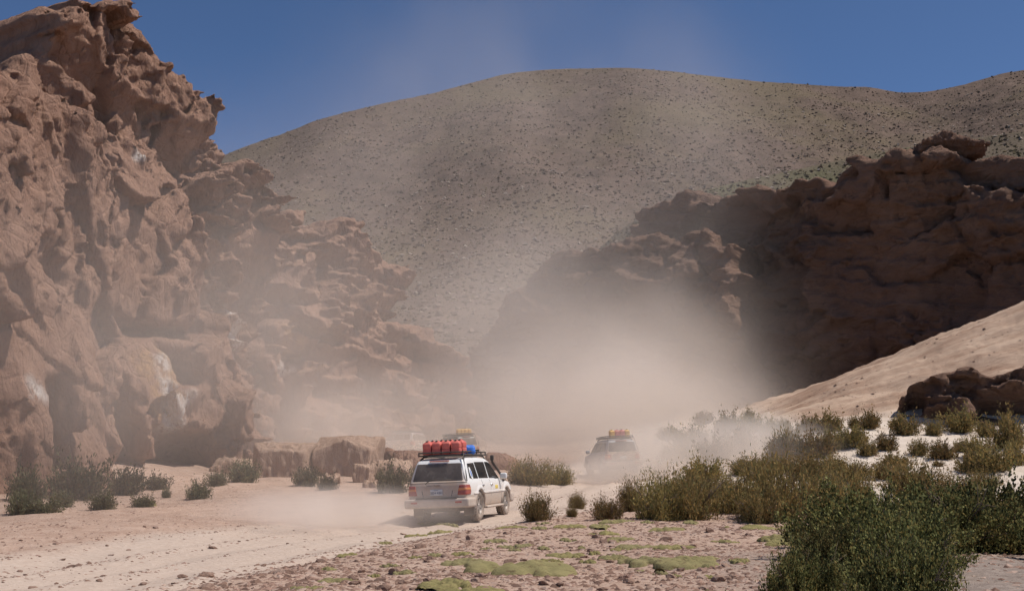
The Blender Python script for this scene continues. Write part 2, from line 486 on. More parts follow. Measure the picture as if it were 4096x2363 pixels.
# ---------------------------------------------------------------- rock
def rock_mat(name, c1, c2, c3, streak=(1, 1, 0.25), rot=(0, 0, 0), bump=0.85, stain=True, sc=1.0):
    m = NT(name)
    v = m.coord('Object'); vs = m.coord('Object', streak, rot)
    big = m.noise(v, 0.16 * sc, 5, 0.55); st = m.noise(vs, 0.9 * sc, 6, 0.65, 0.4); fine = m.noise(vs, 3.6 * sc, 8, 0.75)
    c = m.mix(m.ramp(st, [(0.32, 0), (0.68, 1)]), c1, c2)
    c = m.mix(m.ramp(big, [(0.40, 0), (0.66, 0.8)]), c, c3)
    c = m.mix(m.ramp(fine, [(0.60, 0), (0.78, 0.45)]), c, tuple(min(1, q * 1.5) for q in c2))
    c = m.mix(m.ramp(fine, [(0.28, 0.7), (0.44, 0)]), c, tuple(q * 0.55 for q in c1))
    if stain:
        fz = m.ramp(m.noise(v, 1.3, 5, 0.7), [(0.40, 0), (0.55, 1)])
        c = m.mix(m.math('MULTIPLY', m.attr('ochre'), fz, clamp=True), c, (0.50, 0.30, 0.15))
        c = m.mix(m.math('MULTIPLY', m.attr('white'), m.ramp(m.noise(vs, 2.3, 5, 0.7), [(0.38, 0), (0.5, 1)]), clamp=True), c, (0.74, 0.66, 0.60))
    vo = m.n('TexVoronoi', _feature='DISTANCE_TO_EDGE', Scale=0.8 * sc)
    m.t.links.new(vs, vo.inputs['Vector'])
    crack = m.ramp(vo.outputs['Distance'], [(0.0, 0.0), (0.06, 1.0)])
    h = m.math('ADD', m.math('MULTIPLY', st, 0.9), m.math('MULTIPLY', fine, 0.6))
    h = m.math('ADD', h, m.math('MULTIPLY', crack, 0.12))
    return m.done(c, 0.95, m.bump(h, bump, 0.7), spec=0.06)
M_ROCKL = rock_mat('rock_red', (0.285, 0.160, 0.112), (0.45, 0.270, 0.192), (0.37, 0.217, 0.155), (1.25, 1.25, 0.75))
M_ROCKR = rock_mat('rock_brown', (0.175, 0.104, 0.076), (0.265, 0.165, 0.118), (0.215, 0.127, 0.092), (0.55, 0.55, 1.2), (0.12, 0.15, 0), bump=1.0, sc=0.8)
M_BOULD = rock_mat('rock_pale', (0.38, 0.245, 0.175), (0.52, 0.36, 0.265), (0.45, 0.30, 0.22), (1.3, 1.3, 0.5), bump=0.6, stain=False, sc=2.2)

def cliff(name, A, B, poly_px, T, h, seed, label, mat, dents=(), cell=(3.2, 5.0), amp=0.8, cell2=(1.1, 1.8), amp2=0.28, rnd=1.6, big=0.9, edge=0.5, d3=0.30, ochre=(), white=(), lean=0.0, base=-1.5, ledges=0.0, aniso=(1, 1), rough=0.20):
    PA = at(A[0], 1875, A[1])[:2]; PB = at(B[0], 1875, B[1])[:2]
    tv = (PB - PA) / np.linalg.norm(PB - PA)
    nv = np.array([tv[1], -tv[0]])
    if nv @ (-PA) < 0: nv = -nv
    def sz(px, py):
        x, y, z = ray(px, py)
        k = (PA @ nv) / (np.array([x, y]) @ nv)
        p = k * np.array([x, y])
        return float((p - PA) @ tv), float(EYE + k * z)
    poly = [sz(*q) for q in poly_px]
    poly = [(s, min(z, zz)) for (s, z), zz in zip(poly, [1e9] * len(poly))]
    P = np.array(poly)
    s0, s1, z0, z1 = P[:, 0].min() - 1.2, P[:, 0].max() + 1.2, base, P[:, 1].max() + 1.2
    s = np.arange(s0, s1, h); z = np.arange(z0, z1, h); w_ = np.arange(-T - 0.6, 3.6, h)
    S, Z = np.meshgrid(s, z, indexing='ij')
    # ragged outline
    wx = edge * fbm(S / 2.2, Z / 2.2, 0 * S, seed, 4); wz = edge * fbm(S / 2.2, Z / 2.2, 0 * S + 9, seed + 1, 4)
    d2 = polysdf(S + wx, Z + wz, poly)
    # relief of the face: blocks with tilted faces, cracks between them, ledges
    qs, qz = S + 1.3 * fbm(S / 4, Z / 4, 0 * S, seed + 2, 3), Z + 1.3 * fbm(S / 4, Z / 4, 0 * S + 4, seed + 3, 3)
    v1, e1 = facets2(qs / cell[0], qz / cell[1], seed + 4, 0.75)
    v2, e2 = facets2((qs + 0.3 * wx) / cell2[0], (qz + 0.3 * wz) / cell2[1], seed + 5, 0.8)
    v3, e3 = facets2((S + 0.3 * wx) / (cell2[0] * 0.38), (Z + 0.3 * wz) / (cell2[1] * 0.38), seed + 13, 0.9)
    patch = sstep(-0.15, 0.25, fbm(S / 5, Z / 5, 0 * S + 2, seed + 14, 3))      # smooth panels beside broken ground
    wf = big * fbm(S / 9, Z / 9, 0 * S, seed + 6, 2) + amp * v1 - amp * 0.35 * (1 - sstep(0, 0.06, e1))
    wf = wf + amp2 * v2 * (0.25 + 0.75 * patch) + amp2 * 0.32 * v3 * (0.15 + 0.85 * patch)
    wf = wf + 0.16 * patch * fbm(S * aniso[0] / 0.9, Z * aniso[1] / 0.9, 0 * S, seed + 7, 4, ridged=True)
    if ledges:
        ph = (Z + 0.15 * S + 0.9 * fbm(S / 5, Z / 3, 0 * S, seed + 8, 3)) / 1.9
        wf = wf + ledges * (ph - np.floor(ph)) ** 1.5
    wf = wf - lean * (Z - (z0 + 0.68 * (z1 - z0)))
    for D in dents:
        dp = np.array([sz(*q) for q in D['p']])
        dd = polysdf(S + 0.6 * wx, Z + 0.6 * wz, [tuple(q) for q in dp])
        mk = 1 - sstep(-D.get('soft', 0.35), D.get('soft', 0.35) * 0.4, dd)
        tt = np.clip((dp[:, 1].max() - Z) / max(dp[:, 1].max() - dp[:, 1].min(), 0.1), 0, 1)
        ss = np.clip((S - dp[:, 0].min()) / max(dp[:, 0].max() - dp[:, 0].min(), 0.1), 0, 1)
        plane = D.get('top', 0.0) + (D.get('bot', 0.0) - D.get('top', 0.0)) * tt + D.get('side', 0.0) * ss
        keep = D.get('keep', 0.35)
        wf = wf * (1 - mk) + mk * (wf * keep + plane)
    d2 = d2 + 0.3 * fbm(S / 1.1, Z / 1.1, 0 * S, seed + 9, 3)
    q1 = (d2 + rnd)[:, :, None]; q2 = w_[None, None, :] - np.minimum(wf, 3.2)[:, :, None] + rnd
    F = np.sqrt(np.maximum(q1, 0) ** 2 + np.maximum(q2, 0) ** 2) + np.minimum(np.maximum(q1, q2), 0) - rnd
    F = np.maximum(F, -(w_ + T)[None, None, :])
    V, Q = surface_nets(F, (s[0], z[0], w_[0]), (h, h, h))
    W = np.stack([PA[0] + V[:, 0] * tv[0] + V[:, 2] * nv[0], PA[1] + V[:, 0] * tv[1] + V[:, 2] * nv[1], V[:, 1]], 1)
    # orientation: (s, z, w) -> world keeps or flips handedness
    det = tv[0] * nv[1] - tv[1] * nv[0]
    if det > 0: Q = Q[:, ::-1]
    me = mesh_np(name, W, Q)
    N = vnormals(me)
    x, y, zz = W.T
    wl = max(0.95, 4.2 * h)
    disp = d3 * 0.35 * fbm(x / 1.6, y / 1.6, zz / 1.6, seed + 11, 3) + rough * (0.55 + 0.75 * vnoise(x / 3.5, y / 3.5, zz / 3.5, seed + 15)) * (fbm(x / wl * aniso[0], y / wl * aniso[0], zz / wl * aniso[1], seed + 12, 3, ridged=True, gain=0.6) - 0.2)
    set_co(me, W + N * disp[:, None])
    for nm, plist in (('ochre', ochre), ('white', white)):
        a = np.zeros(len(V))
        for pp in plist:
            a = np.maximum(a, 1 - sstep(-0.15, 0.35, polysdf(V[:, 0], V[:, 1], [sz(*q) for q in pp])))
        set_attr(me, nm, a)
    return link(name, me, mat=mat, kind='structure', label=label)

OH = lambda p, bot=-2.2, **k: dict(p=p, top=0.5, bot=bot, **k)
# near left wall
cliff('cliff', (-260, 37), (470, 46), [(-420, 2150), (-420, 60), (-60, 90), (0, 165), (90, 250), (180, 275), (300, 335), (390, 430), (430, 520), (470, 640), (500, 900), (420, 1100), (385, 1300), (390, 1700), (360, 2150)], 11, 0.125, 101,
      'dark red rock wall at the left edge with vertical streaks', M_ROCKL, cell=(2.6, 5.0), amp=0.50, cell2=(0.8, 2.0), amp2=0.25, rnd=1.2, big=0.8, aniso=(1.3, 0.5), d3=0.32, lean=0.16,
      dents=[OH([(60, 1500), (150, 1480), (170, 1900), (40, 1900)], -1.4), OH([(190, 880), (260, 900), (240, 1150), (160, 1150)], -1.2)],
      white=[[(0, 1520), (40, 1560), (50, 1600), (0, 1580)]])
# tall tower and its foot
cliff('cliff', (150, 52), (930, 62), [(-300, 2150), (-200, 300), (60, 260), (185, 130), (190, 70), (225, 10), (330, 0), (400, 20), (480, 10), (590, 80), (650, 170), (690, 240), (760, 310), (850, 380), (872, 440), (855, 540), (840, 640), (800, 690), (790, 760), (760, 740), (830, 860), (840, 950), (830, 1100), (905, 1300), (935, 1450), (915, 1600), (900, 1750), (890, 2150)], 13, 0.14, 202,
      'tallest red rock tower rising above the left wall', M_ROCKL, cell=(3.0, 4.2), amp=0.75, cell2=(1.0, 1.6), amp2=0.30, rnd=0.9, big=1.0, d3=0.34, lean=0.12,
      dents=[OH([(230, 120), (330, 100), (410, 250), (470, 420), (440, 560), (330, 380), (180, 240)], -2.2),
             OH([(690, 430), (780, 470), (860, 520), (830, 640), (760, 745), (690, 640), (655, 560)], -3.0, keep=0.15),
             OH([(480, 330), (570, 350), (580, 500), (500, 540)], -1.2),
             OH([(400, 1250), (560, 1290), (700, 1300), (690, 1370), (560, 1345), (470, 1360)], -2.0),
             OH([(700, 1060), (780, 1010), (870, 1150), (890, 1220), (840, 1340), (760, 1390), (700, 1360), (695, 1200)], -2.4, keep=0.15),
             OH([(580, 1410), (640, 1400), (705, 1440), (725, 1510), (690, 1540), (600, 1530), (575, 1480)], -2.2, keep=0.1),
             OH([(370, 1450), (400, 1560), (440, 1700), (470, 1900), (350, 1900), (352, 1600)], -1.8),
             OH([(480, 1710), (560, 1700), (640, 1730), (780, 1720), (790, 1880), (480, 1900)], -2.4, keep=0.2)],
      ochre=[[(440, 1430), (560, 1400), (580, 1560), (660, 1600), (600, 1700), (520, 1650), (460, 1540)]],
      white=[[(520, 1440), (550, 1430), (555, 1480), (520, 1490)], [(515, 1520), (550, 1530), (565, 1580), (530, 1580)], [(600, 1585), (670, 1575), (655, 1620), (635, 1720), (585, 1710), (590, 1640)], [(535, 615), (560, 610), (555, 640), (530, 640)]])
# stepped tower right of it
cliff('cliff', (700, 66), (1160, 73), [(560, 2100), (600, 900), (700, 760), (790, 660), (840, 560), (880, 530), (960, 565), (985, 600), (960, 640), (1060, 655), (1065, 720), (1105, 750), (1110, 800), (1080, 830), (1115, 880), (1140, 930), (1130, 985), (1110, 1080), (1095, 1180), (1040, 1290), (1000, 1400), (950, 1480), (935, 1650), (1000, 1800), (1000, 2100)], 12, 0.15, 303,
      'stepped red rock tower with a big shaded overhang', M_ROCKL, cell=(3.4, 2.6), amp=0.9, cell2=(1.2, 0.9), amp2=0.35, rnd=0.8, d3=0.36, ledges=1.1, lean=0.12,
      dents=[OH([(960, 940), (1060, 920), (1135, 930), (1125, 1000), (1090, 1150), (1030, 1290), (960, 1440), (930, 1420), (900, 1200), (920, 1050)], -3.4, keep=0.12),
             OH([(930, 770), (1090, 770), (1100, 820), (960, 815)], -1.8), OH([(850, 610), (980, 600), (985, 645), (840, 650)], -1.4)],
      white=[[(850, 1330), (880, 1230), (900, 1320), (885, 1440), (860, 1400)]])
# lower broken towers towards the pass
cliff('cliff', (960, 86), (1900, 110), [(900, 2050), (930, 1500), (1050, 1290), (1100, 1100), (1120, 890), (1150, 860), (1210, 850), (1240, 832), (1285, 838), (1275, 890), (1300, 960), (1310, 1040), (1345, 930), (1400, 865), (1485, 858), (1492, 900), (1490, 960), (1535, 990), (1540, 1030), (1620, 1035), (1640, 1070), (1648, 1130), (1640, 1220), (1600, 1300), (1640, 1290), (1700, 1295), (1720, 1350), (1765, 1390), (1845, 1470), (1850, 1540), (1870, 1560), (1880, 1600), (1885, 1720), (1890, 2050)], 14, 0.19, 404,
      'broken red pinnacles stepping down towards the pass', M_ROCKL, cell=(3.4, 3.4), amp=1.0, cell2=(1.3, 1.3), amp2=0.42, rnd=0.8, d3=0.5, ledges=0.9, edge=0.9, lean=0.15,
      dents=[OH([(1130, 900), (1280, 920), (1290, 965), (1130, 965)], -1.8), OH([(1330, 960), (1420, 930), (1440, 1000), (1390, 1100), (1320, 1100)], -2.0),
             OH([(1370, 1120), (1440, 1090), (1450, 1150), (1400, 1220), (1370, 1190)], -1.8), OH([(1520, 1320), (1650, 1370), (1650, 1430), (1530, 1420)], -2.0),
             OH([(1450, 1060), (1540, 1060), (1540, 1120), (1460, 1120)], -1.6), OH([(1520, 1180), (1630, 1170), (1600, 1290), (1530, 1290)], -2.2),
             OH([(1260, 1460), (1310, 1450), (1300, 1580), (1250, 1590)], -2.0), OH([(1430, 1490), (1480, 1480), (1480, 1600), (1430, 1600)], -2.0),
             OH([(1680, 1440), (1760, 1430), (1820, 1500), (1810, 1760), (1730, 1760)], -2.0), OH([(1040, 1500), (1170, 1480), (1150, 1760), (1020, 1790)], -3.0, keep=0.2),
             OH([(1060, 1380), (1190, 1410), (1170, 1460), (1070, 1440)], -1.8), OH([(1150, 1190), (1290, 1170), (1300, 1230), (1160, 1250)], -1.2)],
      ochre=[[(1050, 1300), (1190, 1360), (1180, 1420), (1050, 1400)]], white=[[(1055, 1460), (1080, 1450), (1150, 1480), (1120, 1500), (1060, 1510)]])
# right cliff, front spur
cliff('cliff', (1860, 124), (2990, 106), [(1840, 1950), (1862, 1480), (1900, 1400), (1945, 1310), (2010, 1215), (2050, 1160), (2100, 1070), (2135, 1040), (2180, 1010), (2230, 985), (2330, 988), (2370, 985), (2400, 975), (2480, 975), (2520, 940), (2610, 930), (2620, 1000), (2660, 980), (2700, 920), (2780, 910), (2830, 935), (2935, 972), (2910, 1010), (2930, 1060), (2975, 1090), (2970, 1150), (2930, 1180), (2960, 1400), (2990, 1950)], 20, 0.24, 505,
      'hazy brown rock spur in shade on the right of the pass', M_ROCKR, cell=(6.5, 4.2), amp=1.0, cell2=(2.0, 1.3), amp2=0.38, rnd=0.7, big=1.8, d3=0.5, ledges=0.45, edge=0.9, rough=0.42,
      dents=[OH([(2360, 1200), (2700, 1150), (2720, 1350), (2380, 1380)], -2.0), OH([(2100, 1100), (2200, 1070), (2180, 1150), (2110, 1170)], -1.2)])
# right cliff, back wall
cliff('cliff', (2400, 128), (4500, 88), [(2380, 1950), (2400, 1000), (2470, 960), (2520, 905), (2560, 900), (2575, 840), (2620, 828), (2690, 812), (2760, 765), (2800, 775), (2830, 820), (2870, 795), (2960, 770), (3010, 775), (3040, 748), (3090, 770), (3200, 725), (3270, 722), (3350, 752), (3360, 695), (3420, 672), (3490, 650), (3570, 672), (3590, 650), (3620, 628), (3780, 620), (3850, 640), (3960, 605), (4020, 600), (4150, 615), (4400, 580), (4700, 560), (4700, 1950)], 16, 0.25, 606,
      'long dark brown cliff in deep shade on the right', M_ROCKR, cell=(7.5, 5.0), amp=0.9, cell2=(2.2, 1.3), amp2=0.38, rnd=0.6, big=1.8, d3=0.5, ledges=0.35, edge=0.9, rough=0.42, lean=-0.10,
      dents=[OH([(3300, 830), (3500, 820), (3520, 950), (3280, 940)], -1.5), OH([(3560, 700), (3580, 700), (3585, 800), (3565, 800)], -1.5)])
# outcrop at the foot of the rock slope
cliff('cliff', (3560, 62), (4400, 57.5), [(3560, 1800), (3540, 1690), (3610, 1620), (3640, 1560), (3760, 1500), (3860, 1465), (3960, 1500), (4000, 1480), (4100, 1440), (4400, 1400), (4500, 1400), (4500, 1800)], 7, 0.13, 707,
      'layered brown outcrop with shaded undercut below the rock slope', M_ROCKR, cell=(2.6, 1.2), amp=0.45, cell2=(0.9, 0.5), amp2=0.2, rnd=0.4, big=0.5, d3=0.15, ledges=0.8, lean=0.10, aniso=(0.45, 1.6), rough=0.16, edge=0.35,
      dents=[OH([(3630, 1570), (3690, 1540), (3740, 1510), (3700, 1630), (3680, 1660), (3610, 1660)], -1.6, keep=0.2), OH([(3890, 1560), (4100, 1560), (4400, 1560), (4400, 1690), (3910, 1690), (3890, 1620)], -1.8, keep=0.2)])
# ---------------------------------------------------------------- fallen boulders
def planes_rock(name, c, planes, half, h, seed, rough=0.06, k=0.05):
    """angular block: rounded intersection of half spaces, with weathered surface"""
    ax = [np.arange(-q - 3 * h, q + 3 * h, h) for q in half]
    X, Y_, Z = np.meshgrid(*ax, indexing='ij')
    F = np.full(X.shape, -1e3)
    for n, d in planes:
        n = np.array(n, float); n /= np.linalg.norm(n)
        F = smax(F, X * n[0] + Y_ * n[1] + Z * n[2] - d, k)
    F = F + rough * fbm(X / 0.7, Y_ / 0.7, Z / 0.7, seed, 4) + rough * 0.8 * fbm(X / 0.22, Y_ / 0.22, Z / 0.8, seed + 2, 2, ridged=True)
    V, Q = surface_nets(F, [a[0] for a in ax], (h, h, h))
    return mesh_np(name, V, Q)
def boulder(px0, px1, py_top, py_base, Y, depth, planes_extra, seed, label, rz=0.0, mat=None, rough=0.10, k=0.035, sink=0.25, dz=0.0):
    p0, p1 = at(px0, py_base, Y), at(px1, py_base, Y)
    top = at(px0, py_top, Y)[2]
    cx = (p0[0] + p1[0]) / 2; wd = (p1[0] - p0[0])
    g = gz(cx, Y)
    H = top - g + sink
    a, b, c_ = wd / 2, depth / 2, H / 2
    pl = [((1, 0, 0), a), ((-1, 0, 0), a), ((0, 1, 0), b), ((0, -1, 0), b), ((0, 0, 1), c_), ((0, 0, -1), c_)]
    for n, f in planes_extra:
        nn = np.array(n, float); nn /= np.linalg.norm(nn)
        pl.append((n, f * float(np.abs(nn) @ np.array([a, b, c_]))))
    me = planes_rock('boulder', None, pl, (a * 1.25, b * 1.25, c_ * 1.2), max(0.045, min(0.08, wd / 28)), seed, rough, k)
    o = link('boulder', me, mat=mat or M_BOULD, loc=(cx, Y + depth * 0.35, g - sink + c_ + dz), label=label, cat='boulder')
    o.rotation_euler.z = rz
    return o
boulder(1000, 1262, 1768, 1908, 55, 2.6, [((-0.5, -0.5, 0.9), 0.80), ((0.85, -0.5, 0.05), 0.72), ((-0.9, -0.4, 0), 0.85), ((0.05, -0.5, 0.9), 0.70)], 1, 'large squared reddish boulder left of the flat-topped one, shaded front face', rz=0.05)
boulder(1255, 1510, 1742, 1915, 55.5, 3.0, [((0.40, -0.42, 0.9), 0.66), ((-0.30, -0.40, 0.9), 0.68), ((0.85, -0.45, -0.1), 0.80), ((-0.3, -0.8, -0.5), 0.80)], 2, 'largest fallen boulder with a slanted pale top, right of the squared one', rz=-0.06)
boulder(1408, 1488, 1855, 1938, 50, 1.0, [((0.2, -0.3, 0.9), 0.76), ((0.9, -0.5, 0), 0.75), ((-0.5, -0.5, 0.7), 0.78)], 3, 'small stepped pale block in front of the largest boulder', rz=0.1)
boulder(1478, 1530, 1842, 1905, 51.5, 0.9, [((-0.5, -0.4, 0.8), 0.66), ((0.6, -0.3, 0.7), 0.70)], 4, 'pointed pale slab leaning beside the small stepped block', rz=0.3)
boulder(1518, 1640, 1838, 1912, 51, 1.4, [((0.35, -0.45, 0.8), 0.60), ((-0.45, -0.3, 0.85), 0.62), ((0.9, -0.2, 0.4), 0.74)], 5, 'pale triangular slab lying just left of the white car')
boulder(1498, 1592, 1792, 1868, 58, 1.4, [((-0.5, -0.4, 0.7), 0.66), ((0.5, -0.4, 0.7), 0.68), ((0.7, 0.2, 0.7), 0.72)], 6, 'rounded reddish boulder behind the pale slabs', mat=M_ROCKL, k=0.18)
boulder(1568, 1690, 1802, 1868, 57, 1.5, [((-0.5, -0.4, 0.7), 0.64), ((0.5, -0.5, 0.7), 0.66), ((0.4, -0.8, 0.2), 0.76)], 7, 'dark brown rounded boulder partly hidden by the white car', mat=M_ROCKL, k=0.2)
boulder(1285, 1352, 1893, 1935, 49, 0.7, [((-0.5, -0.4, 0.7), 0.66), ((0.5, -0.5, 0.7), 0.70), ((0.8, -0.3, -0.2), 0.8)], 8, 'small rounded stone block under the largest boulder', k=0.12)
boulder(840, 1010, 1832, 1905, 57, 2.2, [((0.55, -0.3, 0.8), 0.60), ((-0.4, -0.4, 0.8), 0.64)], 9, 'low sloping pale boulder at the cliff foot left of the squared one', k=0.2)
boulder(1940, 2075, 1806, 1885, 62, 2.2, [((0.7, -0.3, 0.6), 0.50), ((-0.6, -0.3, 0.6), 0.56), ((0.2, -0.8, 0.5), 0.62), ((0.3, 0.0, 0.9), 0.7)], 10, 'brown rock seen just right of the white car roofline', mat=M_ROCKL, k=0.3)
boulder(1450, 1512, 1918, 1950, 47, 0.5, [((0.5, -0.4, 0.7), 0.7), ((-0.4, -0.4, 0.8), 0.7)], 11, 'flat pale stone on the ground left of the white car', k=0.08)
# rock cap on the skyline of the right cliff
def cap(px0, px1, py0, py1, Y, depth, seed, label):
    p0, p1 = at(px0, py1, Y), at(px1, py0, Y)
    a, c_ = (p1[0] - p0[0]) / 2, (p1[2] - p0[2]) / 2
    pl = [((1, 0, 0), a), ((-1, 0, 0), a), ((0, 1, 0), depth), ((0, -1, 0), depth), ((0, 0, 1), c_), ((0, 0, -1), c_), ((-0.4, 0, 0.9), (0.4 * a + 0.9 * c_) / 0.985 * 0.62), ((0.3, -0.2, 0.93), (0.3 * a + 0.9 * c_) * 0.66), ((0, -0.6, -0.8), (0.6 * depth + 0.8 * c_) * 0.7)]
    me = planes_rock('boulder', None, pl, (a * 1.1, depth * 1.1, c_ * 1.2), 0.13, seed, 0.25, 0.3)
    return link('boulder', me, mat=M_ROCKR, loc=((p0[0] + p1[0]) / 2, Y, (p0[2] + p1[2]) / 2), label=label, cat='boulder')
cap(3645, 3915, 556, 640, 99, 3.0, 21, 'flat rock cap balanced on top of the right cliff')

# ---------------------------------------------------------------- plants
rng = np.random.default_rng(11)
def leaf_mat(name, cols, sc=2.0, trans=0.15):
    m = NT(name)
    g = m.n('NewGeometry')
    v = m.coord('Object')
    a = m.ramp(g.outputs['Random Per Island'], [(i / len(cols), q) for i, q in enumerate(cols)], 'CONSTANT')
    oi = m.n('ObjectInfo').outputs['Random']
    hs = m.n('HueSaturation', Hue=0.5, Saturation=1.0)
    m.set(hs.inputs['Value'], m.math('MULTIPLY_ADD', oi, 0.45, 0.78)); m.set(hs.inputs['Color'], a)
    m.set(hs.inputs['Hue'], m.math('MULTIPLY_ADD', oi, 0.03, 0.485))
    p = m.n('BsdfDiffuse'); m.set(p.inputs[0], hs.outputs[0])
    tr = m.n('BsdfTranslucent'); m.set(tr.inputs[0], hs.outputs[0])
    mx = m.n('MixShader', Fac=0.3); m.t.links.new(p.outputs[0], mx.inputs[1]); m.t.links.new(tr.outputs[0], mx.inputs[2])
    m.t.links.new(mx.outputs[0], m.out.inputs[0])
    return m.m
M_LEAF_OLIVE = leaf_mat('leaf_olive', [(0.24, 0.185, 0.076), (0.31, 0.225, 0.095), (0.175, 0.158, 0.07), (0.36, 0.235, 0.095), (0.20, 0.148, 0.075)])
M_LEAF_DARK = leaf_mat('leaf_dark', [(0.085, 0.086, 0.034), (0.15, 0.148, 0.056), (0.31, 0.295, 0.12), (0.05, 0.052, 0.026), (0.27, 0.20, 0.075)])
M_LEAF_GREY = leaf_mat('leaf_grey', [(0.16, 0.15, 0.085), (0.20, 0.18, 0.105), (0.125, 0.12, 0.07), (0.17, 0.135, 0.08)])
M_TWIG = plain('twig_bark', (0.16, 0.115, 0.085), 0.9, scale=20)
def tubes(paths, radii, sides=4):
    V, Q = [], []
    for P, r in zip(paths, radii):
        P = np.asarray(P, float); n = len(P)
        T = np.gradient(P, axis=0); T /= np.linalg.norm(T, axis=1)[:, None] + 1e-9
        u = np.cross(T, [0.31, 0.2, 0.93]); u /= np.linalg.norm(u, axis=1)[:, None] + 1e-9
        w_ = np.cross(T, u)
        rad = np.asarray(r) if np.ndim(r) else np.full(n, r)
        b = len(V)
        a = np.arange(sides) * 2 * math.pi / sides
        ring = P[:, None] + rad[:, None, None] * (np.cos(a)[None, :, None] * u[:, None] + np.sin(a)[None, :, None] * w_[:, None])
        base = sum(len(x) for x in V)
        V.append(ring.reshape(-1, 3))
        i = np.arange(n - 1)[:, None] * sides; j = np.arange(sides)[None]
        q = np.stack([i + j, i + (j + 1) % sides, i + sides + (j + 1) % sides, i + sides + j], -1).reshape(-1, 4) + base
        Q.append(q)
        e0 = np.arange(sides)[::-1] + base; e1 = np.arange(sides) + base + (n - 1) * sides
        if sides == 4: Q.append(e0[None]); Q.append(e1[None])
    return np.concatenate(V), np.concatenate(Q)
def make_shrub(seed, nclump, nleaf, leaf, up=0.35, spread=1.0, narrow=0.55, clump=0.16, hgt=0.75, bare=8):
    """unit shrub: radius about 1, height about hgt"""
    r = np.random.default_rng(seed)
    ph = r.random(nclump) * 6.283; ct = r.random(nclump) ** 0.8
    rad = (0.55 + 0.5 * r.random(nclump)) * (1 + 0.18 * np.sin(3 * ph + seed) + 0.12 * np.sin(5 * ph))
    st = np.sqrt(1 - ct * ct)
    C = np.stack([rad * st * np.cos(ph), rad * st * np.sin(ph), hgt * rad * (0.16 + 0.84 * ct)], 1)
    k = r.integers(0, nclump, nleaf)
    outd = C[k] / (np.linalg.norm(C[k], axis=1)[:, None] + 1e-6)
    sp = outd * 0.55 + np.array([0, 0, 0.7]) + (r.standard_normal((nclump, 3)) * 0.3)[k]
    sp /= np.linalg.norm(sp, axis=1)[:, None]
    P = C[k] + r.standard_normal((nleaf, 3)) * clump * 0.5 + sp * (r.standard_normal(nleaf) * clump * 1.35)[:, None]
    P = P - outd * (r.random(nleaf) ** 2 * 0.35)[:, None]
    P[:, 2] = np.abs(P[:, 2]) + 0.01
    # leaf: narrow diamond pointing outwards and up
    d = outd * 0.6 + np.array([0, 0, up]) + r.standard_normal((nleaf, 3)) * 0.5
    d /= np.linalg.norm(d, axis=1)[:, None]
    s = np.cross(d, r.standard_normal((nleaf, 3))); s /= np.linalg.norm(s, axis=1)[:, None]
    L = leaf * (0.6 + 0.8 * r.random(nleaf))[:, None]
    V = np.stack([P - d * L * 0.5, P + s * L * 0.5 * narrow, P + d * L * 0.5, P - s * L * 0.5 * narrow], 1).reshape(-1, 3)
    Q = np.arange(nleaf * 4).reshape(-1, 4)
    me = mesh_np('foliage', V, Q, smooth=False)
    paths, rr_ = [], []
    for i in range(min(nclump, 70)):
        e = C[i] * 0.97; b = np.array([r.normal() * 0.06, r.normal() * 0.06, -0.12])
        mid = b + (e - b) * 0.5 + r.standard_normal(3) * 0.06 + np.array([0, 0, -0.03])
        paths.append([b, mid, e]); rr_.append([0.018, 0.011, 0.004])
    for i in range(bare):
        a = r.random() * 6.283
        e = np.array([math.cos(a) * (0.6 + 0.5 * r.random()), math.sin(a) * (0.6 + 0.5 * r.random()), hgt * (0.5 + 0.6 * r.random())])
        for _ in range(3):
            q = e + r.standard_normal(3) * 0.09
            paths.append([e * 0.4, e * 0.8 + r.standard_normal(3) * 0.03, q]); rr_.append([0.012, 0.008, 0.003])
    V2, Q2 = tubes(paths, rr_, 4)
    return me, mesh_np('stem', V2, Q2)
SH_MID = [make_shrub(50 + i, 150, 8000, 0.085, up=0.6, narrow=0.32, clump=0.13) for i in range(4)]
SH_FAR = [make_shrub(70 + i, 80, 3600, 0.12, up=0.5, narrow=0.45, clump=0.15) for i in range(3)]
SH_NEAR = [make_shrub(90 + i, 420, 40000, 0.036, up=0.5, narrow=0.7, clump=0.048, hgt=0.72, bare=4) for i in range(3)]
def shrub(meshes, x, y, r, h, mat, label, group=None, rz=None, name='shrub', sink=0.03):
    fo, st = meshes
    z = gz(x, y)
    e = link(name, None, loc=(x, y, z - sink), label=label, cat='shrub', group=group)
    e.rotation_euler.z = float(rng.random() * 6.28) if rz is None else rz
    e.scale = (r, r, h / 0.85)
    link('foliage', fo, e, mat); link('stem', st, e, M_TWIG)
    return e
ORD = ['first', 'second', 'third', 'fourth', 'fifth', 'sixth', 'seventh', 'eighth', 'ninth', 'tenth', 'eleventh', 'twelfth', 'thirteenth', 'fourteenth', 'fifteenth', 'sixteenth', 'seventeenth', 'eighteenth', 'nineteenth', 'twentieth']
def row(lst, meshes, mat, what, where, group, **kw):
    """lst: (px centre, py base, px width, px height) of each shrub as measured in the photograph"""
    lst = sorted(lst)
    for i, (px, py, wd, ht) in enumerate(lst):
        X, Yv, z = hit(px, py)
        s = Yv / F_PX
        lab = f'{what}, {ORD[i]} from the left {where}'
        shrub(meshes[i % len(meshes)], X, Yv + wd * s * 0.3, wd * s * 0.40, ht * s * 0.95, mat, lab, group, **kw)
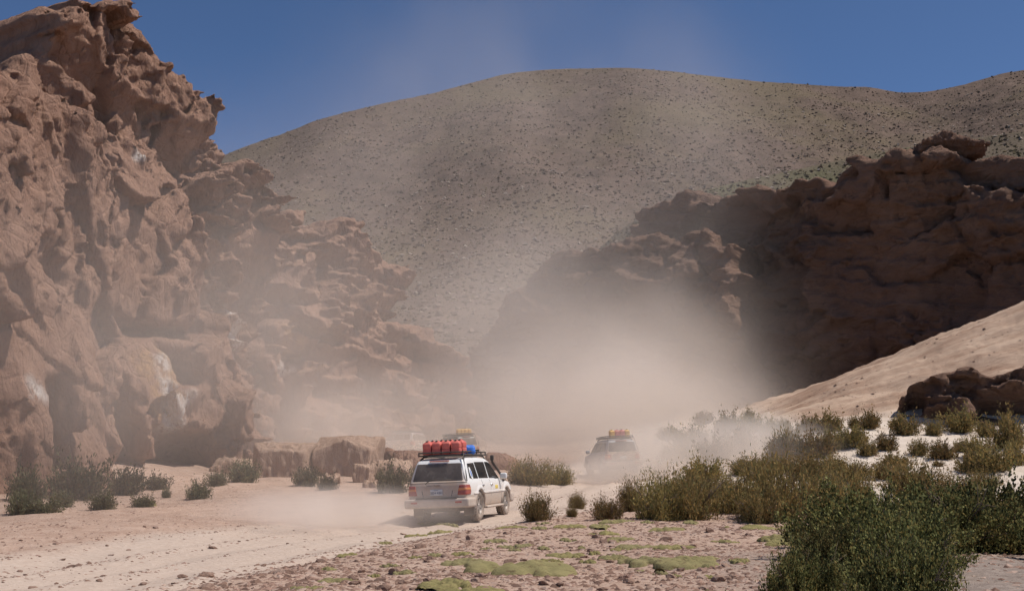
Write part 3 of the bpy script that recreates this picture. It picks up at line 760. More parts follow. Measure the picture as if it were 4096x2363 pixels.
# row at the far edge of the gravel flat
row([(2150, 2085, 170, 110), (2310, 2035, 95, 60), (2290, 2070, 60, 45), (2430, 2085, 170, 90), (2640, 2085, 300, 175), (2530, 2045, 150, 120), (2780, 2082, 330, 180), (2960, 2060, 260, 150), (3150, 2085, 420, 230), (3060, 2090, 250, 150), (3320, 2060, 330, 190), (3440, 2045, 260, 150), (2830, 2050, 180, 130)],
    SH_MID, M_LEAF_OLIVE, 'olive brown shrub', 'in the row edging the gravel flat', 'olive shrubs edging the gravel flat')
# second row, partly in dust
row([(2120, 1945, 260, 100), (2230, 1940, 180, 80), (2700, 1990, 160, 75), (2800, 1985, 200, 85), (2900, 1985, 170, 75), (3050, 1920, 210, 90), (3250, 1930, 290, 95), (3420, 1935, 270, 90), (3560, 1925, 150, 65)],
    SH_MID, M_LEAF_OLIVE, 'dusty olive shrub', 'in the belt beside and behind the track', 'olive shrubs beside the track')
row([(3690, 1990, 330, 140), (3860, 2010, 230, 110), (3960, 1960, 160, 70)], SH_MID, M_LEAF_OLIVE, 'dense dark olive shrub', 'just behind the big foreground bushes', 'shrubs behind the foreground bushes')
# shrubs dotted over the sand slope, three bands
row([(2820, 1700, 110, 50), (2920, 1740, 150, 80), (3000, 1690, 60, 55), (3010, 1735, 150, 70), (3090, 1750, 110, 70), (3140, 1720, 60, 40), (3180, 1790, 130, 80), (3230, 1730, 100, 55), (3320, 1730, 200, 75), (3420, 1715, 60, 45), (3490, 1720, 130, 70), (3590, 1710, 70, 30), (3640, 1745, 160, 80), (3745, 1745, 90, 60), (3870, 1735, 190, 95), (3960, 1745, 110, 60), (4030, 1720, 60, 60)],
    SH_FAR, M_LEAF_OLIVE, 'small shrub', 'in the top band of the sand slope', 'shrubs on the sand slope, top band')
row([(2680, 1760, 140, 45), (2780, 1800, 220, 90), (2870, 1850, 200, 90), (2960, 1820, 200, 90), (3080, 1800, 80, 45), (3130, 1860, 150, 90), (3170, 1850, 180, 110), (3280, 1840, 190, 100), (3350, 1810, 170, 80), (3430, 1800, 150, 80), (3480, 1830, 110, 60), (3560, 1810, 110, 70), (3690, 1830, 110, 60), (3790, 1845, 150, 70), (3860, 1810, 90, 50), (3930, 1840, 160, 80), (4060, 1800, 190, 130)],
    SH_FAR, M_LEAF_OLIVE, 'olive shrub', 'in the middle band of the sand slope', 'shrubs on the sand slope, middle band')
row([(2720, 1850, 180, 60), (2820, 1930, 220, 90), (2990, 1900, 170, 70), (3120, 1900, 120, 60), (3330, 1880, 180, 50), (3600, 1890, 180, 70), (3760, 1870, 60, 25), (3900, 1900, 150, 70), (4000, 1905, 240, 100), (4080, 1870, 130, 90)],
    SH_FAR, M_LEAF_OLIVE, 'broad olive shrub', 'in the lowest band of the sand slope', 'shrubs on the sand slope, lowest band')
# dusty shrubs along the foot of the left cliffs
row([(80, 2010, 200, 130), (270, 2000, 300, 150), (60, 2060, 150, 90), (150, 2060, 180, 60), (230, 2030, 130, 60), (480, 1985, 200, 100), (395, 2045, 140, 70), (560, 2035, 120, 50), (660, 1995, 50, 35), (780, 2000, 130, 70), (860, 1945, 110, 60), (960, 1935, 180, 80), (610, 1960, 140, 60)],
    SH_FAR, M_LEAF_GREY, 'dull green dusty shrub', 'along the foot of the left cliffs', 'shrubs under the left cliffs')
row([(1215, 1950, 150, 70), (1300, 1965, 110, 60), (1560, 1975, 180, 110), (1680, 1960, 150, 80)], SH_FAR, M_LEAF_GREY, 'grey green dusty shrub', 'among the fallen boulders', 'shrubs among the fallen boulders')
# big dark bushes in the right foreground
near = [(3450, 2240, 620, 310, 16.6), (3180, 2420, 350, 290, 11.8), (3960, 2190, 620, 340, 18.5), (3330, 2160, 380, 190, 19.5), (3570, 2470, 420, 360, 10.9), (4230, 2250, 340, 320, 16.0), (2850, 2470, 190, 160, 10.4), (4190, 2480, 230, 270, 10.6), (3740, 2200, 480, 290, 17.6), (3560, 2320, 460, 300, 14.0), (3330, 2330, 330, 230, 14.6)]
nl = ['broad leafy dark green bush in the middle of the foreground thicket', 'dark green bush at the lower left end of the foreground thicket', 'tallest dark green bush at the right edge behind the thicket', 'dark green bush with bare twigs at the upper left of the thicket', 'lowest dark green bush in the bottom right foreground', 'dark green bush cut by the right edge above bare gravel', 'tip of a small dark bush poking in at the bottom edge', 'dark bush in the bottom right corner', 'dark green bush filling the right of the thicket', 'dark green bush just above the lowest one in the thicket', 'small dark green bush between the lower left bush and the thicket']
for i, ((px, py, wd, ht, Yv), lab) in enumerate(zip(near, nl)):
    s = Yv / F_PX
    X = (px - 2048) * s
    shrub(SH_NEAR[i % 3], X, Yv, wd * s * 0.5, ht * s * 0.95, M_LEAF_DARK, lab, 'dark green bushes in the foreground')

# ---- cushion plants
def cushion_mesh(seed, n=44):
    r = np.random.default_rng(seed)
    a = np.linspace(-1.35, 1.35, n)
    X, Y_ = np.meshgrid(a, a, indexing='ij')
    H = np.zeros_like(X) - 0.3
    for _ in range(26):
        cx, cy_ = r.normal() * 0.46, r.normal() * 0.38
        rr_ = 0.14 + 0.34 * r.random() ** 1.5
        hh_ = (0.55 + 0.45 * r.random()) * (1 - 0.35 * math.hypot(cx, cy_))
        q = 1 - ((X - cx) ** 2 + (Y_ - cy_) ** 2) / rr_ ** 2
        H = np.maximum(H, np.where(q > 0, hh_ * np.sqrt(np.maximum(q, 0)) , -0.3))
    H = H + 0.10 * fbm(X * 3, Y_ * 3, 0 * X, seed, 3) + 0.10 * fbm(X * 9, Y_ * 9, 0 * X, seed, 2)
    ii_ = np.arange(n * n).reshape(n, n)
    q = np.stack([ii_[:-1, :-1], ii_[1:, :-1], ii_[1:, 1:], ii_[:-1, 1:]], -1).reshape(-1, 4)
    keep = (H.ravel()[q] > -0.2).any(1)
    V = np.stack([X, Y_, H], -1).reshape(-1, 3)
    q = q[keep]
    u, inv = np.unique(q, return_inverse=True)
    return mesh_np('cushion_plant', V[u], inv.reshape(-1, 4))
m = NT('cushion_green')
v = m.coord('Object'); g1 = m.noise(v, 2.2, 5, 0.6); g2 = m.noise(v, 26.0, 3, 0.7); oi = m.n('ObjectInfo').outputs['Random']
c = m.mix(m.ramp(g1, [(0.35, 0), (0.65, 1)]), (0.20, 0.175, 0.072), (0.315, 0.262, 0.115))
c = m.mix(m.math('MULTIPLY', oi, 0.6), c, (0.25, 0.215, 0.12))
c = m.mix(m.ramp(m.noise(v, 3.7, 5, 0.7), [(0.54, 0), (0.66, 0.85)]), c, (0.13, 0.085, 0.05))
M_CUSH = m.done(c, 0.95, m.bump(g2, 0.5, 0.05), spec=0.05)
CUSH = [cushion_mesh(300 + i) for i in range(7)]
big_cushions = [(2080, 2290, 430, 95, 'largest moss green cushion plant with a dead brown hollow, centre foreground'), (1800, 2345, 190, 60, 'green cushion plant with brown patch left of the largest one'), (1900, 2363, 220, 45, 'green cushion plant cut by the bottom edge'), (2255, 2225, 150, 45, 'yellow green cushion plant with dark brown dead back'), (2600, 2255, 190, 50, 'broad green cushion plant at mid right of the gravel flat'), (2770, 2250, 210, 50, 'broad green cushion plant right next to its twin on the flat'), (2460, 2235, 110, 40, 'domed yellow green cushion plant with orange tinge'), (3090, 2170, 190, 60, 'dark veined cushion plant at the right of the flat'), (3130, 2180, 100, 40, 'small round cushion plant touching the dark veined one'), (3020, 2120, 160, 35, 'flat yellow cushion plant near the shrub row'), (2740, 2265, 240, 50, 'wide low cushion plant below the shrub row at right'), (1350, 2325, 120, 35, 'green cushion plant on the left slope of the flat'), (1230, 2360, 120, 30, 'cushion plant at the bottom left end of the flat'), (1880, 2250, 170, 40, 'pale cushion plant above the largest one'), (600, 2022, 75, 45, 'pale green round cushion plant under the left cliff')]
for i, (px, py, wd, ht, lab) in enumerate(big_cushions):
    X, Yv, z = hit(px, py)
    s = Yv / F_PX
    o = link('cushion_plant', CUSH[i % 7], mat=M_CUSH, loc=(X, Yv, z - 0.01), label=lab, cat='plant', group='cushion plants')
    o.scale = (wd * s * 0.55, wd * s * 0.55, ht * s * 0.62); o.rotation_euler.z = float(rng.random() * 6.28)
small = [(1740, 2092, 130), (1790, 2100, 90), (1760, 2130, 120), (1660, 2150, 110), (2060, 2110, 100), (2030, 2120, 90), (2280, 2110, 140), (2400, 2115, 110), (2470, 2095, 130), (2590, 2098, 70), (2680, 2125, 150), (2420, 2140, 110), (2260, 2155, 70), (1980, 2160, 100), (2030, 2172, 90), (2100, 2172, 90), (2180, 2185, 80), (2060, 2200, 70), (1950, 2190, 60), (2480, 2160, 130), (2550, 2190, 190), (2680, 2195, 170), (2200, 2245, 90), (2350, 2250, 80), (2380, 2215, 60), (2470, 2205, 70), (2180, 2095, 60), (1540, 2175, 60), (1400, 2215, 90), (1560, 2255, 70), (1620, 2290, 100), (2700, 2300, 70), (1310, 2275, 80), (1500, 2300, 60), (2960, 2250, 100), (2850, 2300, 90), (2900, 2170, 130), (2770, 2090, 110), (3000, 2085, 90), (3240, 2120, 120), (2640, 2290, 50), (1850, 2215, 110), (1740, 2225, 80), (1660, 2235, 60), (2330, 2195, 60), (2160, 2130, 70)]
for i, (px, py, wd) in enumerate(small):
    X, Yv, z = hit(px, py)
    s = Yv / F_PX
    o = link('cushion_plant', CUSH[(i * 3 + 1) % 7], mat=M_CUSH, loc=(X, Yv, z - 0.015), label='small low moss green cushion plant on the gravel flat', cat='plant', group='small cushion plants on the gravel flat')
    k_ = wd * s * 0.5
    o.scale = (k_, k_ * 0.8, min(0.13, 0.07 + 0.10 * k_)); o.rotation_euler.z = float(rng.random() * 6.28)

# ---- stones
def stone_mesh(seed, sub=2, flat=0.5, jag=0.25):
    bm = bmesh.new(); bmesh.ops.create_icosphere(bm, subdivisions=sub, radius=1)
    V = np.array([v.co for v in bm.verts]); F_ = np.array([[q.index for q in f.verts] for f in bm.faces]); bm.free()
    r = np.random.default_rng(seed)
    for _ in range(9):
        n = r.standard_normal(3); n /= np.linalg.norm(n); d = 0.45 + 0.35 * r.random()
        t = V @ n - d
        V = V - np.maximum(t, 0)[:, None] * n
    V = V * (1 + 0.08 * r.standard_normal((len(V), 1))) * np.array([1.0, 0.75, flat]) * 1.25
    return mesh_np('stone', V, F_, smooth=False)
M_STONE = speck_mat('stone_red', [(0.22, 0.135, 0.10), (0.30, 0.19, 0.145), (0.17, 0.105, 0.08), (0.38, 0.27, 0.215)], 1)
m = NT('stone_single'); oi = m.n('ObjectInfo').outputs['Random']; v = m.coord()
c = m.ramp(oi, [(0.0, (0.15, 0.09, 0.07)), (0.3, (0.25, 0.155, 0.115)), (0.6, (0.32, 0.21, 0.16)), (0.85, (0.20, 0.12, 0.09)), (1.0, (0.40, 0.29, 0.23))])
c = m.mix(m.ramp(m.noise(v, 4, 4), [(0.4, 0), (0.7, 0.5)]), c, (0.36, 0.25, 0.19))
M_STONE1 = m.done(c, 0.95, m.bump(m.noise(v, 7, 4), 0.4, 0.2), spec=0.05)
STONES = [stone_mesh(400 + i, 2, 0.42 + 0.08 * (i % 3)) for i in range(8)]
r2 = np.random.default_rng(77)
cnt = 0
while cnt < 230:
    px, py = r2.uniform(0, 3000), 2090 + 270 * r2.random() ** 0.8
    X, Yv, z = hit(px, py)
    d, sd = road_dist(np.array([X]), np.array([Yv])); d, sd = float(d[0]), float(sd[0])
    if sd > 0 and d > 2.4: lab, grp, s0, s1 = 'small reddish stone lying on the gravel flat', 'stones on the gravel flat', 0.035, 0.13
    elif d < 3.2 and r2.random() < 0.30 + 0.5 * (abs(d - 1.7) < 0.35): lab, grp, s0, s1 = 'loose dark stone lying on the dirt track', 'stones on the track', 0.025, 0.09
    elif d >= 3.2 and r2.random() < 0.5: lab, grp, s0, s1 = 'small stone on the dusty verge left of the track', 'stones left of the track', 0.03, 0.10
    else: continue
    s = s0 + (s1 - s0) * r2.random() ** 2.2
    o = link('stone', STONES[cnt % 8], mat=M_STONE1, loc=(X, Yv, z + s * 0.1), label=lab, cat='stone', group=grp)
    o.scale = (s, s, s); o.rotation_euler = (r2.normal() * 0.15, r2.normal() * 0.15, r2.random() * 6.28)
    cnt += 1
# gravel: uncountable chips
def gravel(name, N, sampler, s0, s1, seed, label, flat=0.35):
    r = np.random.default_rng(seed)
    x, y = sampler(r, N)
    z = ground_z(x, y)
    n = len(x)
    s = s0 + (s1 - s0) * r.random(n) ** 3
    base = np.array([(1, 0.1, 0.1), (0.1, 0.8, 0), (-1, 0.1, 0.1), (0, -0.8, 0), (0.2, 0.1, 1), (-0.3, -0.1, 0.9)], float)
    fc = np.array([(0, 1, 4), (1, 5, 4), (1, 2, 5), (2, 3, 5), (3, 4, 5), (3, 0, 4)])
    P = base[None] * (0.6 + 0.7 * r.random((n, 6, 3)))
    a = r.random(n) * 6.283; ca, sa = np.cos(a)[:, None], np.sin(a)[:, None]
    xx, yy = P[..., 0] * ca - P[..., 1] * sa, P[..., 0] * sa + P[..., 1] * ca
    V = np.stack([xx * s[:, None] + x[:, None], yy * s[:, None] + y[:, None], P[..., 2] * s[:, None] * flat + z[:, None] - 0.1 * s[:, None]], -1).reshape(-1, 3)
    Fc = (fc[None] + (np.arange(n) * 6)[:, None, None]).reshape(-1, 3)
    link(name, mesh_np(name, V, Fc, smooth=False), mat=M_STONE, kind='stuff', label=label)
def samp_flat(r, N):
    y = 12 + 28 * r.random(N) ** 1.2; x = (r.random(N) * 2 - 1) * y * 0.52
    d, sd = road_dist(x, y)
    cl = fbm(x / 1.5, y / 1.5, 0 * x, 33, 3) + 0.6 * r.standard_normal(N)
    k = (sd > 0) & (d + 0.4 * r.standard_normal(N) > 2.3) & (cl > -0.25) & ((x < 3.6) | (y > 19) | (cl > 0.5))
    return x[k], y[k]
gravel('gravel', 95000, samp_flat, 0.018, 0.115, 1, 'reddish flat chips of gravel covering the flat beside the track')
def samp_left(r, N):
    y = 13 + 40 * r.random(N) ** 1.3; x = -y * 0.55 + r.random(N) * y * 0.62
    d, sd = road_dist(x, y)
    cl = fbm(x / 2.5, y / 1.5, 0 * x, 34, 3) + 0.5 * r.standard_normal(N)
    rut = (np.abs(d - 1.75) < 0.28) | (d < 0.25)
    k = ((sd < 0) & (d > 3.0) & (cl > 0.05)) | ((d < 3.4) & rut & (cl > -0.2)) | ((d < 3.4) & (cl > 1.0))
    return x[k], y[k]
gravel('gravel', 42000, samp_left, 0.014, 0.075, 2, 'loose stones and chips along the ruts and verge of the track')
def samp_slab(r, N):
    y = 48 + 26 * r.random(N); x = 8 + r.random(N) * 30
    k = fbm(x / 3, y / 3, 0 * x, 35, 3) + 0.5 * r.standard_normal(N) > 0.55
    return x[k], y[k]
gravel('gravel', 10000, samp_slab, 0.03, 0.16, 3, 'scattered stones on the sand and rock slope at right')
# ---------------------------------------------------------------- off-road cars (x forward, y left, z up, wheels on z = 0)
AX_R, AX_F, WR = -1.32, 1.53, 0.41
LOW = [(-2.37, 0.52), (-2.41, 0.70), (-2.40, 1.00), (-2.36, 1.15), (1.05, 1.16), (1.30, 1.13), (2.0, 1.06), (2.30, 0.96), (2.40, 0.78), (2.40, 0.50), (2.25, 0.40), (0.9, 0.36), (-0.6, 0.36), (-2.2, 0.46)]
CABIN = [(-2.37, 1.05), (-2.33, 1.20), (-2.17, 1.66), (-2.08, 1.76), (-1.6, 1.82), (-0.6, 1.83), (0.10, 1.80), (0.36, 1.73), (0.55, 1.60), (1.22, 1.08)]
def body_sdf(x, y, z):
    ay = np.abs(y)
    endr = 0.09 * np.clip((np.abs(x) - 1.75) / 0.6, 0, 1) ** 2
    hw = 0.955 - 0.06 * np.clip((z - 0.80) / 0.4, -1, 1) ** 2 - endr
    lo = smax(polysdf(x, z, LOW), ay - hw, 0.10)
    hw2 = 0.905 - 0.30 * np.clip(z - 1.12, 0, 1) - endr * 0.7
    hi = smax(polysdf(x, z, CABIN), ay - hw2, 0.11)
    d = smin(lo, hi, 0.05)
    for ax in (AX_R, AX_F):
        rr_ = np.hypot(x - ax, z - 0.43)
        flare = np.maximum(np.abs(rr_ - 0.50) - 0.05, ay - (hw + 0.022))
        flare = np.maximum(np.maximum(flare, 0.75 - ay), 0.40 - z)
        d = smin(d, flare, 0.05)
        d = np.maximum(d, -np.maximum(rr_ - 0.475, 0.52 - ay))
    return d
def grid_mesh(name, fn, lo, hi, h, smooth=True):
    ax = [np.arange(a - 2 * h, b + 3 * h, h) for a, b in zip(lo, hi)]
    X, Y_, Z = np.meshgrid(*ax, indexing='ij')
    V, Q = surface_nets(fn(X, Y_, Z), [a[0] for a in ax], (h, h, h))
    return mesh_np(name, V, Q, smooth)
def on_body(name, region, lo, hi, out=0.008, h=0.015):
    return grid_mesh(name, lambda x, y, z: np.maximum(body_sdf(x, y, z) - out, np.maximum(region(x, y, z), -(body_sdf(x, y, z) + 0.03))), lo, hi, h)
def rbox(c, half, r):
    def f(x, y, z):
        q = [np.abs(v - cc) - (hh_ - r) for v, cc, hh_ in zip((x, y, z), c, half)]
        return np.sqrt(sum(np.maximum(v, 0) ** 2 for v in q)) + np.minimum(np.maximum(np.maximum(q[0], q[1]), q[2]), 0) - r
    return f
def rbox_mesh(name, c, half, r, h=0.02):
    return grid_mesh(name, rbox(c, half, r), [a - b for a, b in zip(c, half)], [a + b for a, b in zip(c, half)], h)
def tube_mesh(name, paths, r, sides=8):
    V, Q = tubes([np.array(p, float) for p in paths], [r] * len(paths), 4 if sides == 4 else sides)
    return mesh_np(name, V, Q)
def lathe(name, prof, n=40):
    """revolve (r, y) profile about the y axis"""
    a = np.arange(n) * 2 * math.pi / n
    P = np.array(prof, float); k = len(P)
    V = np.stack([P[None, :, 0] * np.cos(a)[:, None], np.broadcast_to(P[None, :, 1], (n, k)), P[None, :, 0] * np.sin(a)[:, None]], -1).reshape(-1, 3)
    i = np.arange(n)[:, None]; j = np.arange(k - 1)[None]
    q = np.stack([i * k + j, i * k + j + 1, ((i + 1) % n) * k + j + 1, ((i + 1) % n) * k + j], -1).reshape(-1, 4)
    return V, q
def wheel_meshes():
    prof = [(0.235, -0.09), (0.30, -0.125), (0.36, -0.13), (0.40, -0.105), (0.408, -0.05), (0.408, 0.05), (0.40, 0.105), (0.36, 0.13), (0.30, 0.125), (0.235, 0.09)]
    V, q = lathe('t', prof)
    Vs, Qs = [V], [q]; base = len(V)
    for i in range(30):                      # tread lugs
        a = i * 2 * math.pi / 30
        for yo, tw in ((-0.075, 0.05), (0.0, -0.04), (0.075, 0.05)):
            c_ = np.array([(sx * 0.028, sy * 0.030 + tw * sx * 0.3, sz) for sx in (-1, 1) for sy in (-1, 1) for sz in (0.398, 0.425)])
            aa = a + (0.10 if yo == 0 else 0)
            x = c_[:, 2] * math.cos(aa) - c_[:, 0] * math.sin(aa); z = c_[:, 2] * math.sin(aa) + c_[:, 0] * math.cos(aa)
            Vs.append(np.stack([x, c_[:, 1] + yo, z], 1))
            Qs.append(np.array([(0, 1, 3, 2), (4, 6, 7, 5), (0, 4, 5, 1), (2, 3, 7, 6), (1, 5, 7, 3), (0, 2, 6, 4)]) + base); base += 8
    tyre = mesh_np('wheel', np.concatenate(Vs), np.concatenate(Qs))
    V, q = lathe('r', [(0.24, -0.09), (0.225, 0.06), (0.24, 0.10), (0.245, 0.095), (0.25, 0.085), (0.25, -0.09)])
    Vs, Qs = [V], [q]; base = len(V)
    V, q = lathe('h', [(0.001, 0.095), (0.06, 0.095), (0.075, 0.07), (0.075, 0.0), (0.22, -0.02), (0.23, -0.02)])
    Vs.append(V); Qs.append(q + base); base += len(V)
    for i in range(5):
        a = i * 2 * math.pi / 5 + 0.3
        c_ = np.array([(sx * (0.050 if r_ < 0.1 else 0.035), yy, r_) for r_ in (0.05, 0.236) for sx in (-1, 1) for yy in (0.02, 0.088)])
        x = c_[:, 2] * math.cos(a) - c_[:, 0] * math.sin(a); z = c_[:, 2] * math.sin(a) + c_[:, 0] * math.cos(a)
        Vs.append(np.stack([x, c_[:, 1], z], 1))
        Qs.append(np.array([(0, 1, 3, 2), (4, 6, 7, 5), (0, 4, 5, 1), (2, 3, 7, 6), (1, 5, 7, 3), (0, 2, 6, 4)]) + base); base += 8
    return tyre, mesh_np('rim', np.concatenate(Vs), np.concatenate(Qs), smooth=False)
def xz(poly, sgn):
    return lambda x, y, z: np.maximum(polysdf(x, z, poly) - 0.03, 0.45 - sgn * y)
def yz(poly, front=False):
    return lambda x, y, z: np.maximum(polysdf(y, z, poly) - 0.03, (0.2 - x) if front else (x + 1.7))
QW = [(-2.02, 1.24), (-1.28, 1.23), (-1.30, 1.64), (-1.90, 1.62)]
RW = [(-1.17, 1.23), (-0.26, 1.22), (-0.24, 1.66), (-1.19, 1.66)]
FW = [(-0.13, 1.22), (0.88, 1.19), (0.40, 1.60), (0.20, 1.66), (-0.13, 1.66)]
CM = {}
CM['body'] = grid_mesh('body', body_sdf, (-2.45, -1.0, 0.30), (2.45, 1.0, 1.86), 0.03)
for s, nm in ((1, 'l'), (-1, 'r')):
    lo, hi = (-2.2, 0.5, 1.1), (1.1, 1.0, 1.75)
    for k, P in (('q', QW), ('b', RW), ('f', FW)):
        x0, x1 = min(p[0] for p in P) - 0.06, max(p[0] for p in P) + 0.06
        CM['win_' + k + nm] = on_body('window', xz(P, s), (x0, 0.6 if s > 0 else -0.95, 1.12), (x1, 0.95 if s > 0 else -0.6, 1.74), 0.006, 0.018)
    CM['tail_' + nm] = on_body('tail_light', lambda x, y, z: polysdf(s * y - (x + 2.38) * 0.0, z, [(0.60, 0.78), (0.66, 1.05), (0.98, 1.06), (0.99, 0.78)]) + np.maximum(0, (x + 2.17)) * 3, (-2.46, 0.55 if s > 0 else -1.0, 0.74), (-2.1, 1.0 if s > 0 else -0.55, 1.1), 0.018, 0.014)
    CM['lens_' + nm] = on_body('lens', lambda x, y, z: polysdf(s * y, z, [(0.63, 0.905), (0.645, 0.975), (0.98, 0.975), (0.99, 0.905)]) + np.maximum(0, (x + 2.17)) * 3, (-2.46, 0.55 if s > 0 else -1.0, 0.86), (-2.1, 1.0 if s > 0 else -0.55, 1.02), 0.024, 0.012)
    CM['head_' + nm] = on_body('headlight', lambda x, y, z: polysdf(s * y, z, [(0.50, 0.76), (0.50, 0.94), (0.98, 0.92), (0.98, 0.78)]) + np.maximum(0, 2.1 - x) * 3, (2.0, 0.45 if s > 0 else -1.0, 0.7), (2.46, 1.0 if s > 0 else -0.45, 1.0), 0.012, 0.02)
    CM['seam_' + nm] = on_body('door_seam', lambda x, y, z: np.maximum(np.minimum(np.minimum(np.abs(x + 0.20), np.abs(x - 0.98)), np.minimum(np.abs(x + 1.02 + 0.0 * z), 9)) - 0.010, np.maximum(np.abs(z - 0.78) - 0.40, 0.45 - s * y)), (-1.1, 0.6 if s > 0 else -1.0, 0.36), (1.05, 1.0 if s > 0 else -0.6, 1.2), 0.004, 0.012)
    CM['trim_' + nm] = on_body('side_moulding', lambda x, y, z: np.maximum(np.abs(z - 0.80 - 0.0 * x) - 0.035, np.maximum(np.abs(x - 0.05) - 2.0, 0.5 - s * y)), (-2.0, 0.6 if s > 0 else -1.02, 0.72), (2.1, 1.02 if s > 0 else -0.6, 0.88), 0.016, 0.018)
    CM['step_' + nm] = rbox_mesh('side_step', (0.1, s * 0.93, 0.37), (0.90, 0.085, 0.035), 0.03, 0.02)
    CM['mirror_' + nm] = rbox_mesh('mirror', (0.86, s * 1.06, 1.24), (0.06, 0.11, 0.095), 0.05, 0.018)
    CM['flap_' + nm] = rbox_mesh('mud_flap', (-1.86, s * 0.76, 0.36), (0.02, 0.16, 0.18), 0.012, 0.012)
    CM['fog_' + nm] = rbox_mesh('reflector', (-2.525, s * 0.66, 0.585), (0.02, 0.10, 0.028), 0.012, 0.012)
    for k, xx in (('a', -0.36), ('b', 0.80 - 1.55)):
        CM['handle_' + k + nm] = rbox_mesh('door_handle', (-0.10 - 0.0 if k == 'a' else -0.98, s * 0.945, 1.00), (0.085, 0.025, 0.03), 0.018, 0.012)
CM['rear_glass'] = on_body('rear_window', yz([(-0.72, 1.20), (0.72, 1.20), (0.63, 1.64), (-0.63, 1.64)]), (-2.45, -0.8, 1.12), (-2.0, 0.8, 1.74), 0.006, 0.018)
CM['glass_f'] = on_body('windscreen', yz([(-0.74, 1.18), (0.74, 1.18), (0.60, 1.64), (-0.60, 1.64)], True), (0.3, -0.85, 1.1), (1.3, 0.85, 1.74), 0.006, 0.022)
CM['grille'] = on_body('grille', lambda x, y, z: polysdf(y, z, [(-0.44, 0.76), (-0.44, 0.95), (0.44, 0.95), (0.44, 0.76)]) + np.maximum(0, 2.1 - x) * 3, (2.2, -0.5, 0.7), (2.46, 0.5, 1.0), 0.012, 0.02)
def bumper_fn(x, y, z):
    b = rbox((-2.30, 0, 0.56), (0.235, 0.965, 0.13), 0.06)(x, y, z)
    sides = np.maximum(rbox((-2.08, 0, 0.56), (0.30, 0.975, 0.13), 0.05)(x, y, z), 0.80 - np.abs(y))
    d = smin(b, sides, 0.03)
    return np.maximum(d, -np.maximum(np.hypot(x - AX_R, z - 0.43) - 0.5, 0.5 - np.abs(y)))
CM['bumper'] = grid_mesh('rear_bumper', bumper_fn, (-2.56, -1.0, 0.4), (-1.75, 1.0, 0.72), 0.022)
CM['pad'] = rbox_mesh('bumper_step', (-2.44, 0, 0.70), (0.085, 0.62, 0.022), 0.015, 0.018)
CM['fbumper'] = rbox_mesh('front_bumper', (2.36, 0, 0.56), (0.17, 0.93, 0.15), 0.07, 0.025)
CM['under'] = rbox_mesh('underbody', (0, 0, 0.42), (2.15, 0.52, 0.12), 0.05, 0.05)
CM['axle'] = tube_mesh('rear_axle', [[(AX_R, -0.75, 0.38), (AX_R, 0, 0.38), (AX_R, 0.75, 0.38)]], 0.055, 8)
CM['spare'] = None
CM['stop'] = rbox_mesh('brake_light', (-2.155, 0, 1.735), (0.03, 0.30, 0.018), 0.012, 0.012)
CM['wiper'] = tube_mesh('wiper', [[(-2.42, 0.28, 1.16), (-2.40, 0.10, 1.225), (-2.385, -0.42, 1.215)], [(-2.42, 0.28, 1.16), (-2.43, 0.34, 1.10)]], 0.012, 4)
CM['recess'] = on_body('plate_recess', lambda x, y, z: np.abs(polysdf(y, z, [(-0.40, 0.66), (-0.30, 0.60), (0.30, 0.60), (0.40, 0.66), (0.46, 0.92), (-0.46, 0.92)])) - 0.010 + np.maximum(0, z - 0.91) * 5, (-2.5, -0.55, 0.55), (-2.3, 0.55, 1.0), 0.005, 0.012)
CM['gate'] = on_body('tailgate_seam', lambda x, y, z: np.abs(z - 1.125) - 0.010 + np.maximum(0, np.abs(y) - 0.86) * 5, (-2.5, -0.9, 1.08), (-2.3, 0.9, 1.18), 0.004, 0.012)
CM['plate'] = rbox_mesh('number_plate', (-2.425, 0.02, 0.86), (0.014, 0.185, 0.085), 0.01, 0.01)
rack = []
for yy in (-0.66, 0.66): rack.append([(-2.02, yy, 1.99), (-1.0, yy, 2.0), (0.30, yy, 1.97)])
for yy in (-0.66, 0.66): rack.append([(-2.02, yy, 1.90), (-1.0, yy, 1.91), (0.34, yy, 1.89)])
for xx in (-2.02, 0.30): rack.append([(xx, -0.66, 1.98), (xx, 0, 1.98), (xx, 0.66, 1.98)])
for xx in np.linspace(-2.02, 0.30, 9): rack.append([(xx, -0.66, 1.90), (xx, 0, 1.905), (xx, 0.66, 1.90)])
for xx in np.linspace(-2.02, 0.30, 6):
    for yy in (-0.66, 0.66): rack.append([(xx, yy, 1.88), (xx, yy, 1.94), (xx, yy, 1.99)])
CM['rack'] = tube_mesh('roof_rack', rack, 0.020, 6)
CM['rail'] = tube_mesh('roof_rail', [[(-1.95, s * 0.64, 1.78), (-1.7, s * 0.63, 1.86), (-0.6, s * 0.62, 1.885), (0.15, s * 0.62, 1.85), (0.32, s * 0.62, 1.78)] for s in (-1, 1)], 0.024, 6)
CM['snorkel'] = tube_mesh('snorkel', [[(1.32, -0.93, 1.10), (1.15, -0.95, 1.20), (0.75, -0.86, 1.50), (0.52, -0.81, 1.68), (0.50, -0.81, 1.74)]], 0.040, 8)
CM['snorkel_head'] = rbox_mesh('air_intake', (0.50, -0.81, 1.80), (0.055, 0.055, 0.09), 0.04, 0.015)
CM['cable'] = tube_mesh('antenna_cable', [[(-1.98, -0.66, 1.96), (-2.06, -0.70, 1.90), (-2.16, -0.74, 1.72), (-2.27, -0.83, 1.35), (-2.30, -0.86, 1.16)]], 0.016, 6)
CM['tyre'], CM['rim'] = wheel_meshes()

